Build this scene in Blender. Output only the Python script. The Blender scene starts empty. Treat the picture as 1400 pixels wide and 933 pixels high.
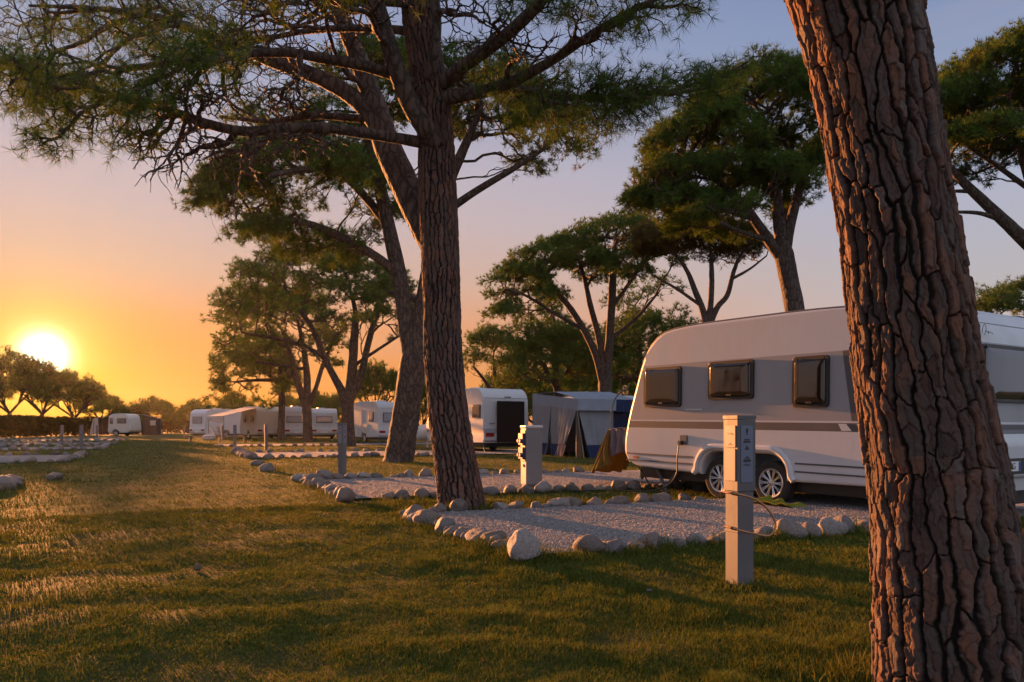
import bpy, bmesh, math, random
import numpy as np
from mathutils import Vector, Matrix

random.seed(7)
RNG = np.random.default_rng(11)
SC = bpy.context.scene
COL = SC.collection
F, HY, CX, EYE = 1050.0, 583.0, 700.0, 1.1

def W(px, py, Y):
    """a point the photo shows at px, py, standing Y metres ahead"""
    return np.array([(px - CX) / F * Y, Y, EYE - (py - HY) / F * Y])

def G(px, py):
    Y = EYE * F / (py - HY)
    return np.array([(px - CX) / F * Y, Y, 0.0])

AD = np.array([-0.4136, 0.9105]); BD = np.array([0.9105, 0.4136])   # along and across the grass avenue
def UV(u, v):
    p = AD * u + BD * v
    return float(p[0]), float(p[1])

# ------------------------------------------------------------------ numpy noise
def _hash(ix, iy, iz, seed):
    h = (ix.astype(np.int64) * 374761393 + iy.astype(np.int64) * 668265263 + iz.astype(np.int64) * 2147483647 + seed * 974711) & 0xffffffff
    h = ((h ^ (h >> 13)) * 1274126177) & 0xffffffff
    h = ((h ^ (h >> 16)) * 2246822519) & 0xffffffff
    return ((h ^ (h >> 15)) & 0xffff) / 65535.0

def vnoise(x, y, z=None, seed=0):
    x = np.asarray(x, float); y = np.asarray(y, float)
    z = np.zeros_like(x) if z is None else np.asarray(z, float)
    ix, iy, iz = np.floor(x), np.floor(y), np.floor(z)
    fx, fy, fz = x - ix, y - iy, z - iz
    fx = fx * fx * (3 - 2 * fx); fy = fy * fy * (3 - 2 * fy); fz = fz * fz * (3 - 2 * fz)
    r = 0
    for dx in (0, 1):
        for dy in (0, 1):
            for dz in (0, 1):
                w = (fx if dx else 1 - fx) * (fy if dy else 1 - fy) * (fz if dz else 1 - fz)
                r = r + w * _hash(ix + dx, iy + dy, iz + dz, seed)
    return r * 2 - 1

def fbm(x, y, z=None, seed=0, o=4):
    r, a, f = 0, 0.5, 1.0
    for k in range(o):
        r = r + a * vnoise(x * f, y * f, None if z is None else z * f, seed + k * 17)
        a *= 0.5; f *= 2.03
    return r

def sstep(a, b, x):
    t = np.clip((x - a) / (b - a), 0, 1)
    return t * t * (3 - 2 * t)

# ------------------------------------------------------------------ objects
def tag(o, label=None, cat=None, group=None, kind=None):
    if label: o['label'] = label
    if cat: o['category'] = cat
    if group: o['group'] = group
    if kind: o['kind'] = kind
    return o

def link(name, data, parent=None, loc=None, rot=None):
    o = bpy.data.objects.new(name, data); COL.objects.link(o)
    if parent is not None: o.parent = parent
    if loc is not None: o.location = loc
    if rot is not None: o.rotation_euler = rot
    return o

def empty(name, loc, rz=0.0, label=None, cat=None, group=None, ry=0.0):
    o = link(name, None, None, loc, (0, ry, rz)); o.empty_display_size = 0.2
    return tag(o, label, cat, group)

def kids(o): return [c for c in bpy.data.objects if c.parent == o]

def copy_tree(o, label, loc=None, rz=None, scale=None, group=None):
    def rec(s, par):
        c = s.copy(); COL.objects.link(c)
        if par is not None: c.parent = par
        for ch in kids(s): rec(ch, c)
        return c
    r = rec(o, None); r['label'] = label
    if loc is not None: r.location = loc
    if rz is not None: r.rotation_euler = (0, 0, rz)
    if scale is not None: r.scale = scale
    if group: r['group'] = group
    return r

def npmesh(name, V, polys, mat, smooth=True, attrs=None, mats=None, midx=None):
    """V (n,3); polys list of (m,k) index arrays; attrs name -> per vertex float"""
    me = bpy.data.meshes.new(name)
    V = np.asarray(V, np.float32)
    polys = [np.asarray(p, np.int32) for p in polys if len(p)]
    loops = np.concatenate([p.ravel() for p in polys])
    tot = np.concatenate([np.full(len(p), p.shape[1], np.int32) for p in polys])
    start = np.concatenate([[0], np.cumsum(tot)[:-1]]).astype(np.int32)
    me.vertices.add(len(V)); me.vertices.foreach_set('co', V.ravel())
    me.loops.add(len(loops)); me.loops.foreach_set('vertex_index', loops)
    me.polygons.add(len(tot)); me.polygons.foreach_set('loop_start', start); me.polygons.foreach_set('loop_total', tot)
    me.polygons.foreach_set('use_smooth', np.full(len(tot), smooth))
    for k, a in (attrs or {}).items():
        at = me.attributes.new(k, 'FLOAT', 'POINT'); at.data.foreach_set('value', np.asarray(a, np.float32))
    for m in (mats or [mat]): me.materials.append(m)
    if midx is not None: me.polygons.foreach_set('material_index', np.asarray(midx, np.int32))
    me.update(calc_edges=True)
    return me

def soften(o):
    m = o.modifiers.new('weighted_normal', 'WEIGHTED_NORMAL'); m.keep_sharp = True; m.weight = 90

class MB:
    """collects shapes, builds ONE mesh object"""
    def __init__(s): s.V = []; s.P = {}; s.n = 0
    def add(s, V, polys):
        V = np.asarray(V, float)
        for p in polys:
            p = np.asarray(p, int)
            s.P.setdefault(p.shape[1], []).append(p + s.n)
        s.V.append(V); s.n += len(V)
        return s
    def bm(s, b, M=None):
        b.verts.index_update()
        V = np.array([(M @ v.co if M is not None else v.co)[:] for v in b.verts])
        d = {}
        for f in b.faces:
            d.setdefault(len(f.verts), []).append([v.index for v in f.verts])
        s.add(V, [np.array(p) for p in d.values()]); b.free()
        return s
    def box(s, a, b, bev=0.0, M=None, seg=2):
        bb = bmesh.new()
        bmesh.ops.create_cube(bb, size=1)
        a, b = np.minimum(a, b), np.maximum(a, b)
        for v in bb.verts:
            v.co = Vector([(a[i] + b[i]) / 2 + v.co[i] * (b[i] - a[i]) for i in range(3)])
        if bev > 0:
            bmesh.ops.bevel(bb, geom=list(bb.edges), offset=min(bev, 0.49 * min(b - a)), segments=seg, affect='EDGES', profile=0.5)
        return s.bm(bb, M)
    def tube(s, pts, r, sides=8, cap=True, smoothn=0):
        V, P = tube(pts, r, sides, cap, smoothn)
        return s.add(V, P)
    def lathe(s, prof, sides, M):
        """prof [(radius, height)] turned about local z, placed by M"""
        V = []
        for r, h in prof:
            for k in range(sides):
                a = 2 * math.pi * k / sides
                V.append((M @ Vector((r * math.cos(a), r * math.sin(a), h)))[:])
        P = []
        for i in range(len(prof) - 1):
            for k in range(sides):
                P.append([i * sides + k, i * sides + (k + 1) % sides, (i + 1) * sides + (k + 1) % sides, (i + 1) * sides + k])
        return s.add(V, [P])
    def build(s, name, mat, parent=None, sharp=35, loc=None, rot=None):
        me = npmesh(name, np.concatenate(s.V), [np.concatenate(p) for p in s.P.values()], mat)
        me.set_sharp_from_angle(angle=math.radians(sharp))
        o = link(name, me, parent, loc, rot)
        if sharp <= 40 and len(me.polygons) < 3000: soften(o)
        return o

def catmull(pts, n):
    pts = np.asarray(pts, float)
    P = np.vstack([2 * pts[0] - pts[1], pts, 2 * pts[-1] - pts[-2]])
    seg = len(pts) - 1
    t = np.linspace(0, seg - 1e-9, n); i = t.astype(int); f = (t - i)[:, None]
    p0, p1, p2, p3 = P[i], P[i + 1], P[i + 2], P[i + 3]
    return 0.5 * (2 * p1 + (p2 - p0) * f + (2 * p0 - 5 * p1 + 4 * p2 - p3) * f ** 2 + (3 * p1 - p0 - 3 * p2 + p3) * f ** 3)

def frames(pts):
    T = np.gradient(pts, axis=0); T /= np.linalg.norm(T, axis=1)[:, None] + 1e-9
    N = np.zeros_like(T)
    n = np.cross(T[0], [0.3, 0.9, 0.1]) if abs(T[0][2]) > 0.7 else np.cross(T[0], [0, 0, 1.0])
    n /= np.linalg.norm(n)
    for i in range(len(T)):
        n = n - T[i] * np.dot(n, T[i]); n /= np.linalg.norm(n) + 1e-9
        N[i] = n
    return T, N, np.cross(T, N)

def tube(pts, r, sides=8, cap=True, smoothn=0):
    pts = np.asarray(pts, float); r = np.broadcast_to(np.asarray(r, float), (len(pts),))
    if smoothn:
        q = catmull(np.column_stack([pts, r]), smoothn); pts, r = q[:, :3], np.maximum(q[:, 3], 1e-4)
    T, N, B = frames(pts)
    a = np.linspace(0, 2 * math.pi, sides, endpoint=False)
    V = pts[:, None] + r[:, None, None] * (np.cos(a)[None, :, None] * N[:, None] + np.sin(a)[None, :, None] * B[:, None])
    V = V.reshape(-1, 3); P = [ring_faces(len(pts), sides)]
    if cap:
        n = len(V); V = np.vstack([V, pts[0], pts[-1]])
        k = np.arange(sides); k2 = (k + 1) % sides; o = (len(pts) - 1) * sides
        P.append(np.column_stack([k2, k, np.full(sides, n)])); P.append(np.column_stack([o + k, o + k2, np.full(sides, n + 1)]))
    return V, P

def ring_faces(nr, ns):
    i = np.arange(nr - 1)[:, None] * ns; k = np.arange(ns)[None]; k2 = (k + 1) % ns
    return np.stack([i + k, i + k2, i + ns + k2, i + ns + k], -1).reshape(-1, 4)

# ------------------------------------------------------------------ materials
class NT:
    def __init__(s, name):
        s.m = bpy.data.materials.new(name); s.m.use_nodes = True
        s.t = s.m.node_tree; s.t.nodes.clear()
        s.out = s.t.nodes.new('ShaderNodeOutputMaterial')
    def n(s, typ, ins=None, **kw):
        nd = s.t.nodes.new(typ)
        for k, v in kw.items(): setattr(nd, k, v)
        for k, v in (ins or {}).items(): s.set(nd, k, v)
        return nd
    def set(s, nd, k, v):
        i = nd.inputs[k]
        if isinstance(v, bpy.types.NodeSocket): s.t.links.new(v, i)
        elif isinstance(v, bpy.types.Node): s.t.links.new(v.outputs[0], i)
        else:
            if i.type == 'RGBA' and len(v) == 3: v = (*v, 1)
            i.default_value = v
    def noise(s, scale, detail=4, rough=0.6, vec=None, dist=0.0):
        nd = s.n('ShaderNodeTexNoise', {'Scale': scale, 'Detail': detail, 'Roughness': rough, 'Distortion': dist})
        if vec is not None: s.set(nd, 'Vector', vec)
        return nd.outputs['Fac']
    def obj(s): return s.n('ShaderNodeTexCoord').outputs['Object']
    def gen(s): return s.n('ShaderNodeNewGeometry').outputs['Position']
    def map(s, vec, scale): return s.n('ShaderNodeMapping', {'Vector': vec, 'Scale': scale}).outputs[0]
    def attr(s, name): return s.n('ShaderNodeAttribute', attribute_name=name).outputs['Fac']
    def rng(s, v, a, b, c, d): return s.n('ShaderNodeMapRange', {'Value': v, 'From Min': a, 'From Max': b, 'To Min': c, 'To Max': d}).outputs[0]
    def mix(s, f, a, b, mode='MIX'):
        nd = s.n('ShaderNodeMix', data_type='RGBA', blend_type=mode)
        for i, v in ((0, f), (6, a), (7, b)):
            if isinstance(v, bpy.types.NodeSocket): s.t.links.new(v, nd.inputs[i])
            else: nd.inputs[i].default_value = (*v, 1) if isinstance(v, tuple) and len(v) == 3 else v
        return nd.outputs[2]
    def ramp(s, fac, stops):
        nd = s.n('ShaderNodeValToRGB', {'Fac': fac}); e = nd.color_ramp.elements
        while len(e) < len(stops): e.new(0.5)
        for el, (p, c) in zip(e, stops): el.position = p; el.color = (*c, 1)
        return nd.outputs['Color']
    def bump(s, h, strength=0.3, dist=0.01, normal=None):
        nd = s.n('ShaderNodeBump', {'Height': h, 'Strength': strength, 'Distance': dist})
        if normal is not None: s.set(nd, 'Normal', normal)
        return nd.outputs[0]
    def pbr(s, col, rough=0.6, normal=None, **kw):
        nd = s.n('ShaderNodeBsdfPrincipled', {'Base Color': col, 'Roughness': rough})
        if normal is not None: s.set(nd, 'Normal', normal)
        for k, v in kw.items(): s.set(nd, k.replace('_', ' '), v)
        return nd.outputs[0]
    def done(s, sh):
        s.t.links.new(sh, s.out.inputs['Surface']); return s.m

def paint(name, col, rough=0.4, dirt=0.25, dirtcol=(0.25, 0.2, 0.15), scale=3.0, spec=0.5, metal=0.0, bump=0.15):
    t = NT(name); v = t.obj()
    n1 = t.noise(scale, 6, 0.65, t.map(v, (1, 1, 0.35))); n2 = t.noise(scale * 14, 3, 0.6, v)
    f = t.rng(n1, 0.45, 0.8, 0, dirt)
    c = t.mix(f, col, dirtcol)
    c = t.mix(t.rng(n2, 0.3, 0.7, 0, 0.12), c, tuple(x * 0.8 for x in col))
    r = t.rng(n1, 0.3, 0.7, max(rough - 0.08, 0.03), min(rough + 0.15, 1))
    return t.done(t.pbr(c, r, t.bump(n2, bump, 0.002), Metallic=metal, Specular_IOR_Level=spec))
# ------------------------------------------------------------------ material library
M = {}
M['white'] = paint('caravan_white', (0.57, 0.575, 0.585), 0.35, 0.22, (0.30, 0.26, 0.22), 2.2)
M['cream'] = paint('caravan_cream', (0.55, 0.51, 0.45), 0.4, 0.2)
M['silver'] = paint('caravan_silver', (0.30, 0.30, 0.315), 0.4, 0.1)
M['band'] = paint('stripe_grey', (0.075, 0.078, 0.085), 0.4, 0.1)
M['black'] = paint('black_plastic', (0.018, 0.017, 0.017), 0.42, 0.15, (0.06, 0.05, 0.04))
M['rubber'] = paint('rubber', (0.02, 0.019, 0.018), 0.8, 0.5, (0.07, 0.055, 0.04), 8)
M['alloy'] = paint('alloy', (0.62, 0.62, 0.63), 0.28, 0.25, (0.2, 0.17, 0.14), 9, metal=0.85)
M['steel'] = paint('galvanised_steel', (0.115, 0.12, 0.128), 0.55, 0.5, (0.17, 0.155, 0.14), 6, metal=0.2)
M['post'] = paint('post_grey', (0.115, 0.118, 0.128), 0.6, 0.6, (0.17, 0.15, 0.13), 9)
M['postpale'] = paint('post_pale', (0.20, 0.205, 0.22), 0.5, 0.35, (0.3, 0.25, 0.2), 5)
M['panel_blue'] = paint('panel_bluegrey', (0.14, 0.17, 0.24), 0.4, 0.1)
M['ink'] = paint('dark_print', (0.03, 0.03, 0.035), 0.5, 0.0)
M['blue'] = paint('socket_blue', (0.015, 0.035, 0.10), 0.4, 0.2)
M['red'] = paint('lamp_red', (0.25, 0.012, 0.012), 0.15, 0.05)
M['orange'] = paint('marker_orange', (0.6, 0.16, 0.06), 0.25, 0.05)
M['copper'] = paint('copper_hose', (0.45, 0.22, 0.10), 0.35, 0.4, (0.1, 0.06, 0.04), 20, metal=0.5)
M['plate'] = paint('plate_white', (0.75, 0.75, 0.72), 0.4, 0.1)
M['platebl'] = paint('plate_blue', (0.02, 0.07, 0.3), 0.4, 0.1)
M['wood'] = paint('weathered_wood', (0.13, 0.09, 0.06), 0.75, 0.4, (0.05, 0.04, 0.03), 6, bump=0.4)
def glassy(name, col, rough=0.06, sx=1.2):
    t = NT(name); v = t.obj()
    n = t.noise(sx, 2, 0.5, v)
    return t.done(t.pbr(t.mix(t.noise(9, 3, 0.6, v), col, tuple(c * 0.6 for c in col)), t.rng(t.noise(5, 4, 0.6, v), 0.3, 0.8, rough, rough + 0.12), t.bump(n, 0.3, 0.04), Specular_IOR_Level=0.62, Coat_Weight=0.4, Coat_Roughness=0.03))
M['glass'] = glassy('tinted_acrylic', (0.014, 0.011, 0.010), 0.02)
M['glasspale'] = glassy('acrylic_with_blind', (0.16, 0.145, 0.13), 0.1)
M['glassblue'] = glassy('acrylic_blue_blind', (0.26, 0.29, 0.34), 0.15)
def cloth(name, col, transl=0.15, col2=None, scale=2.5):
    t = NT(name); v = t.obj()
    n = t.noise(scale, 5, 0.6, v); w = t.noise(120, 2, 0.5, v)
    c = t.mix(t.rng(n, 0.35, 0.75, 0, 0.5), col, col2 or tuple(x * 0.7 for x in col))
    d = t.pbr(c, 0.9, t.bump(w, 0.25, 0.003), Specular_IOR_Level=0.2)
    tr = t.n('ShaderNodeBsdfTranslucent', {'Color': c})
    mx = t.n('ShaderNodeMixShader', {'Fac': transl}); t.set(mx, 1, d); t.set(mx, 2, tr)
    return t.done(mx.outputs[0])
M['canvas'] = cloth('grey_canvas', (0.28, 0.285, 0.31), 0.08)
M['canvasroof'] = cloth('grey_roof_canvas', (0.29, 0.33, 0.40), 0.05)
M['canvasblue'] = cloth('blue_skirt', (0.03, 0.05, 0.13))
M['navy'] = cloth('navy_canvas', (0.022, 0.026, 0.06), 0.08)
M['tan'] = cloth('tan_lining', (0.30, 0.19, 0.11))
M['awningwhite'] = cloth('white_awning', (0.62, 0.56, 0.52), 0.3)
M['mesh'] = cloth('black_cover', (0.014, 0.013, 0.013), 0.0)
M['ochre'] = cloth('ochre_tarp', (0.21, 0.145, 0.035), 0.25, (0.13, 0.09, 0.025))
M['lime'] = cloth('lime_canvas', (0.26, 0.26, 0.03), 0.2)
M['mauve'] = cloth('faded_tarp', (0.17, 0.155, 0.18), 0.1)
M['brown'] = cloth('brown_awning', (0.10, 0.075, 0.06), 0.1)
M['whitecover'] = cloth('white_cover', (0.65, 0.63, 0.62), 0.1)
def foliage(name, stops, transl=0.25, rough=0.75):
    t = NT(name)
    c = t.ramp(t.attr('tint'), stops)
    d = t.pbr(c, rough, Specular_IOR_Level=0.08)
    tr = t.n('ShaderNodeBsdfTranslucent', {'Color': t.mix(1.0, c, (1.0, 0.85, 0.35), 'MULTIPLY')})
    mx = t.n('ShaderNodeMixShader', {'Fac': transl}); t.set(mx, 1, d); t.set(mx, 2, tr)
    return t.done(mx.outputs[0])
M['needles'] = foliage('pine_needles', [(0, (0.06, 0.105, 0.022)), (0.5, (0.10, 0.17, 0.034)), (0.88, (0.14, 0.19, 0.04)), (1, (0.21, 0.16, 0.045))])
M['needles_sunlit'] = foliage('pine_needles_orange_lit', [(0, (0.05, 0.055, 0.014)), (0.4, (0.10, 0.085, 0.022)), (0.75, (0.17, 0.10, 0.03)), (1, (0.25, 0.12, 0.035))])  # orange-brown ramp puts low sunlight into the needle colour
M['grass'] = foliage('grass_blades', [(0, (0.06, 0.092, 0.014)), (0.4, (0.10, 0.13, 0.019)), (0.68, (0.14, 0.135, 0.025)), (0.86, (0.15, 0.12, 0.036)), (1, (0.19, 0.15, 0.065))], 0.3)
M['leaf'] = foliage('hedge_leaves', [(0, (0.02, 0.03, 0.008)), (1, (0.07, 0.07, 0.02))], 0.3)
def bark(name, geo):
    t = NT(name); v = t.obj()
    n1 = t.noise(14, 6, 0.65, t.map(v, (1, 1, 0.3))); n2 = t.noise(70, 5, 0.7, t.map(v, (1, 1, 0.5)))
    if geo:
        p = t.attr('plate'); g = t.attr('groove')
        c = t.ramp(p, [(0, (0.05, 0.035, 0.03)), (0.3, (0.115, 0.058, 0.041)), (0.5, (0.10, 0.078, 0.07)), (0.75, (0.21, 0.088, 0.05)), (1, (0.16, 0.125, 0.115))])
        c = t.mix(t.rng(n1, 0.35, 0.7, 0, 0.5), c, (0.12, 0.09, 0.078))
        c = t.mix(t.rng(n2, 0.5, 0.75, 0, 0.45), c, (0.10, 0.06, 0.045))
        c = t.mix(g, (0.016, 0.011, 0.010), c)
        nb = t.bump(t.noise(30, 7, 0.75, t.map(v, (1, 1, 0.5))), 1.0, 0.02, t.bump(n2, 0.9, 0.008))
    else:
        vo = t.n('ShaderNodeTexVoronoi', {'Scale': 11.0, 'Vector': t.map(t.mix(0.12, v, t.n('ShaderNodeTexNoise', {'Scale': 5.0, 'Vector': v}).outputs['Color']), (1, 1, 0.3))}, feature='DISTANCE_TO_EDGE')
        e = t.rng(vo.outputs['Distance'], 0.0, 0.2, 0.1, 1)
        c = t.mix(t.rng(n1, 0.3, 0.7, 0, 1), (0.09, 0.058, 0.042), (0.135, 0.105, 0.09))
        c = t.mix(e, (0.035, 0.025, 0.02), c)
        nb = t.bump(e, 0.8, 0.02, t.bump(n2, 0.5, 0.006))
    return t.done(t.pbr(c, 0.85, nb, Specular_IOR_Level=0.25))
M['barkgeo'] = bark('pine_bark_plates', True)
M['bark'] = bark('pine_bark', False)
def stone(name, a, b):
    t = NT(name); v = t.obj(); oi = t.n('ShaderNodeObjectInfo').outputs['Random']
    off = t.n('ShaderNodeVectorMath', {0: v, 1: t.n('ShaderNodeCombineXYZ', {'X': t.n('ShaderNodeMath', {0: oi, 1: 37.0}, operation='MULTIPLY').outputs[0]}).outputs[0]}, operation='ADD').outputs[0]
    n1 = t.noise(6, 6, 0.6, off); n2 = t.noise(45, 5, 0.7, off); n3 = t.noise(3, 3, 0.5, off, 1.5)
    c = t.mix(t.rng(n1, 0.35, 0.68, 0, 1), a, b)
    c = t.mix(t.rng(n3, 0.52, 0.7, 0, 0.6), c, (0.20, 0.135, 0.10))
    c = t.mix(t.rng(n2, 0.55, 0.75, 0, 0.5), c, (0.09, 0.085, 0.08))
    c = t.mix(1.0, c, t.ramp(oi, [(0, (0.5, 0.48, 0.47)), (0.35, (0.95, 0.80, 0.70)), (0.6, (0.68, 0.68, 0.70)), (0.85, (1.0, 0.96, 0.92)), (1, (1.25, 1.22, 1.18))]), 'MULTIPLY')
    return t.done(t.pbr(c, 0.75, t.bump(n1, 0.5, 0.03, t.bump(n2, 0.5, 0.006)), Specular_IOR_Level=0.3))
M['stone'] = stone('field_stone', (0.17, 0.16, 0.155), (0.28, 0.255, 0.24))
M['stonepale'] = stone('pale_boulder', (0.30, 0.285, 0.275), (0.42, 0.39, 0.37))
def gravelmat():
    t = NT('gravel'); v = t.gen()
    vo = t.n('ShaderNodeTexVoronoi', {'Scale': 38.0, 'Vector': v}); d = vo.outputs['Distance']
    c = t.ramp(t.noise(60, 2, 0.6, v), [(0.3, (0.18, 0.165, 0.16)), (0.5, (0.26, 0.24, 0.235)), (0.7, (0.34, 0.315, 0.31))])
    c = t.mix(t.rng(t.noise(0.8, 4, 0.6, v), 0.45, 0.75, 0, 0.45), c, (0.15, 0.115, 0.085))
    return t.done(t.pbr(c, 0.9, t.bump(d, 0.9, 0.02), Specular_IOR_Level=0.2))
M['gravel'] = gravelmat()
def pebblemat():
    t = NT('pebbles')
    c = t.ramp(t.attr('tint'), [(0, (0.15, 0.138, 0.135)), (0.5, (0.27, 0.25, 0.245)), (1, (0.42, 0.39, 0.38))])
    return t.done(t.pbr(c, 0.8, Specular_IOR_Level=0.3))
M['pebble'] = pebblemat()
def groundmat():
    t = NT('lawn_soil'); v = t.gen()
    big = t.noise(0.35, 5, 0.6, v); mid = t.noise(2.2, 5, 0.65, v); fine = t.noise(28, 5, 0.7, t.map(v, (1, 1, 1)))
    c = t.mix(t.rng(mid, 0.4, 0.62, 0, 1), (0.07, 0.085, 0.016), (0.12, 0.105, 0.034))
    c = t.mix(t.rng(big, 0.5, 0.68, 0, 0.3), c, (0.115, 0.085, 0.045))
    c = t.mix(t.attr('bare'), c, t.mix(t.rng(t.noise(9, 5, 0.7, v), 0.35, 0.65, 0, 1), (0.05, 0.037, 0.02), (0.085, 0.06, 0.032)))
    c = t.mix(t.rng(fine, 0.45, 0.7, 0, 0.7), c, (0.045, 0.04, 0.014))
    return t.done(t.pbr(c, 0.95, t.bump(fine, 0.8, 0.03, t.bump(mid, 0.5, 0.08)), Specular_IOR_Level=0.1))
M['ground'] = groundmat()
HAZE = 0.00006
# ------------------------------------------------------------------ camera, sun, sky
cam = bpy.data.cameras.new('camera'); co = link('camera', cam, None, (0, 0, EYE), (math.pi / 2, 0, 0))
cam.sensor_width = 36; cam.lens = 36 * F / 1400; cam.shift_y = (HY - 466.5) / 1400; cam.clip_start = 0.05; cam.clip_end = 3000
SC.camera = co
SAZ, SEL = math.radians(-31.36), math.radians(4.56)
SUN = Vector((math.sin(SAZ) * math.cos(SEL), math.cos(SAZ) * math.cos(SEL), math.sin(SEL)))
LEL = math.radians(6.0); LAZ = math.radians(-34.0)
LAMP = Vector((math.sin(LAZ) * math.cos(LEL), math.cos(LAZ) * math.cos(LEL), math.sin(LEL)))
sl = bpy.data.lights.new('sun', 'SUN'); sl.energy = 3.6; sl.angle = math.radians(0.6); sl.color = (1.0, 0.37, 0.11)
so = link('sun', sl, None, (-30, 50, 10)); so.rotation_euler = LAMP.to_track_quat('Z', 'Y').to_euler()

SC.view_settings.view_transform = 'Standard'; SC.view_settings.look = 'None'; SC.view_settings.exposure = 2.5; SC.view_settings.gamma = 1.0
SC.view_settings.use_curve_mapping = False
w = bpy.data.worlds.new('World'); SC.world = w; w.use_nodes = True
class WT(NT):
    def __init__(s, world): s.m = None; s.t = world.node_tree; s.t.nodes.clear(); s.out = s.t.nodes.new('ShaderNodeOutputWorld')
t = WT(w)
def mth(op, a, b=0.0, c=None, clamp=False):
    nd = t.n('ShaderNodeMath', {0: a, 1: b}, operation=op); nd.use_clamp = clamp
    if c is not None: t.set(nd, 2, c)
    return nd.outputs[0]
vec = t.n('ShaderNodeVectorMath', {0: t.n('ShaderNodeTexCoord').outputs['Generated']}, operation='NORMALIZE').outputs[0]
sx = t.n('ShaderNodeSeparateXYZ', {0: vec}); zz = sx.outputs['Z']
flat = t.n('ShaderNodeVectorMath', {0: t.n('ShaderNodeVectorMath', {0: vec, 1: (1, 1, 0)}, operation='MULTIPLY').outputs[0]}, operation='NORMALIZE').outputs[0]
ca = t.n('ShaderNodeVectorMath', {0: flat, 1: (math.sin(SAZ), math.cos(SAZ), 0)}, operation='DOT_PRODUCT').outputs['Value']
cd = t.n('ShaderNodeVectorMath', {0: vec, 1: tuple(SUN)}, operation='DOT_PRODUCT').outputs['Value']
near = t.ramp(zz, [(0, (0.72, 0.22, 0.035)), (0.06, (0.82, 0.275, 0.045)), (0.13, (0.81, 0.34, 0.145)), (0.19, (0.68, 0.435, 0.34)), (0.25, (0.61, 0.465, 0.46)), (0.31, (0.54, 0.47, 0.53)), (0.42, (0.34, 0.38, 0.54)), (0.56, (0.23, 0.28, 0.48)), (0.75, (0.32, 0.37, 0.52)), (1, (0.56, 0.62, 0.79))])
far = t.ramp(zz, [(0, (0.60, 0.41, 0.33)), (0.08, (0.61, 0.48, 0.45)), (0.17, (0.51, 0.475, 0.50)), (0.26, (0.44, 0.465, 0.59)), (0.36, (0.30, 0.365, 0.54)), (0.5, (0.19, 0.265, 0.47)), (0.56, (0.20, 0.27, 0.47)), (0.75, (0.32, 0.37, 0.52)), (1, (0.56, 0.62, 0.79))])
mixf = t.n('ShaderNodeMapRange', {'Value': ca, 'From Min': 0.45, 'From Max': 0.99}, interpolation_type='SMOOTHSTEP').outputs[0]
sky = t.mix(mixf, far, near)
back = t.n('ShaderNodeMapRange', {'Value': ca, 'From Min': 0.25, 'From Max': -0.5}, interpolation_type='SMOOTHSTEP').outputs[0]
sky = t.mix(back, sky, (0.56, 0.62, 0.79))
# very soft high streaks of thin cloud
cl = t.noise(2.2, 5, 0.55, t.map(vec, (1, 1, 7)), 0.4)
sky = t.mix(t.rng(cl, 0.45, 0.75, 0, 0.16), sky, (0.66, 0.50, 0.46))
def glow(n, col):
    p = mth('POWER', mth('MAXIMUM', cd, 0.0), n)
    return t.n('ShaderNodeVectorMath', {0: t.n('ShaderNodeCombineXYZ', {0: p, 1: p, 2: p}).outputs[0], 1: col}, operation='MULTIPLY').outputs[0]
def add(a, b): return t.n('ShaderNodeVectorMath', {0: a, 1: b}, operation='ADD').outputs[0]
tot = add(sky, add(add(glow(5200, (3.6, 3.3, 2.7)), glow(1300, (0.25, 0.32, 0.10))), add(glow(480, (0.16, 0.21, 0.0)), glow(70, (0.02, 0.015, -0.03)))))
disc = t.n('ShaderNodeMapRange', {'Value': cd, 'From Min': 0.99968, 'From Max': 0.99999, 'To Min': 0.0, 'To Max': 0.6}, interpolation_type='SMOOTHSTEP').outputs[0]
tot = add(tot, t.n('ShaderNodeVectorMath', {0: t.n('ShaderNodeCombineXYZ', {0: disc, 1: disc, 2: disc}).outputs[0], 1: (1.0, 0.93, 0.72)}, operation='MULTIPLY').outputs[0])
tot = t.mix(t.rng(zz, -0.03, 0.0, 0, 1), (0.06, 0.05, 0.03), tot)
bg1 = t.n('ShaderNodeBackground', {'Color': tot, 'Strength': 0.165})
ns = t.n('ShaderNodeTexSky', sky_type='NISHITA', sun_disc=False, sun_elevation=SEL, sun_rotation=SAZ + 2 * math.pi)
bg2 = t.n('ShaderNodeBackground', {'Color': ns.outputs[0], 'Strength': 0.0012})
ad = t.n('ShaderNodeAddShader'); t.set(ad, 0, bg1.outputs[0]); t.set(ad, 1, bg2.outputs[0])
t.done(ad.outputs[0])

# ------------------------------------------------------------------ pitches and ground
PITCH = {  # u0, u1 along the avenue, v0, v1 across it
    'a': (5.75, 9.1, 2.75, 14.0), 'b': (11.3, 15.8, 2.55, 16.0), 'c': (27.3, 32.8, 2.7, 17.0), 'd': (43.5, 48.5, 2.7, 17.0),
    'e': (11.6, 17.1, -13.0, -2.5), 'f': (26.8, 33.2, -16.0, -2.7), 'g': (41.0, 45.5, -17.0, -2.7), 'h': (52.0, 57.0, -18.0, -2.7), 'k': (66.0, 72.0, -18.0, -2.8)}
def uvof(x, y): return x * AD[0] + y * AD[1], x * BD[0] + y * BD[1]
def pdist(x, y):
    u, v = uvof(x, y); d = np.full(np.shape(x), 99.0)
    for u0, u1, v0, v1 in PITCH.values():
        du = np.maximum(np.maximum(u0 - u, u - u1), 0); dv = np.maximum(np.maximum(v0 - v, v - v1), 0)
        d = np.minimum(d, np.hypot(du, dv))
    return d
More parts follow.
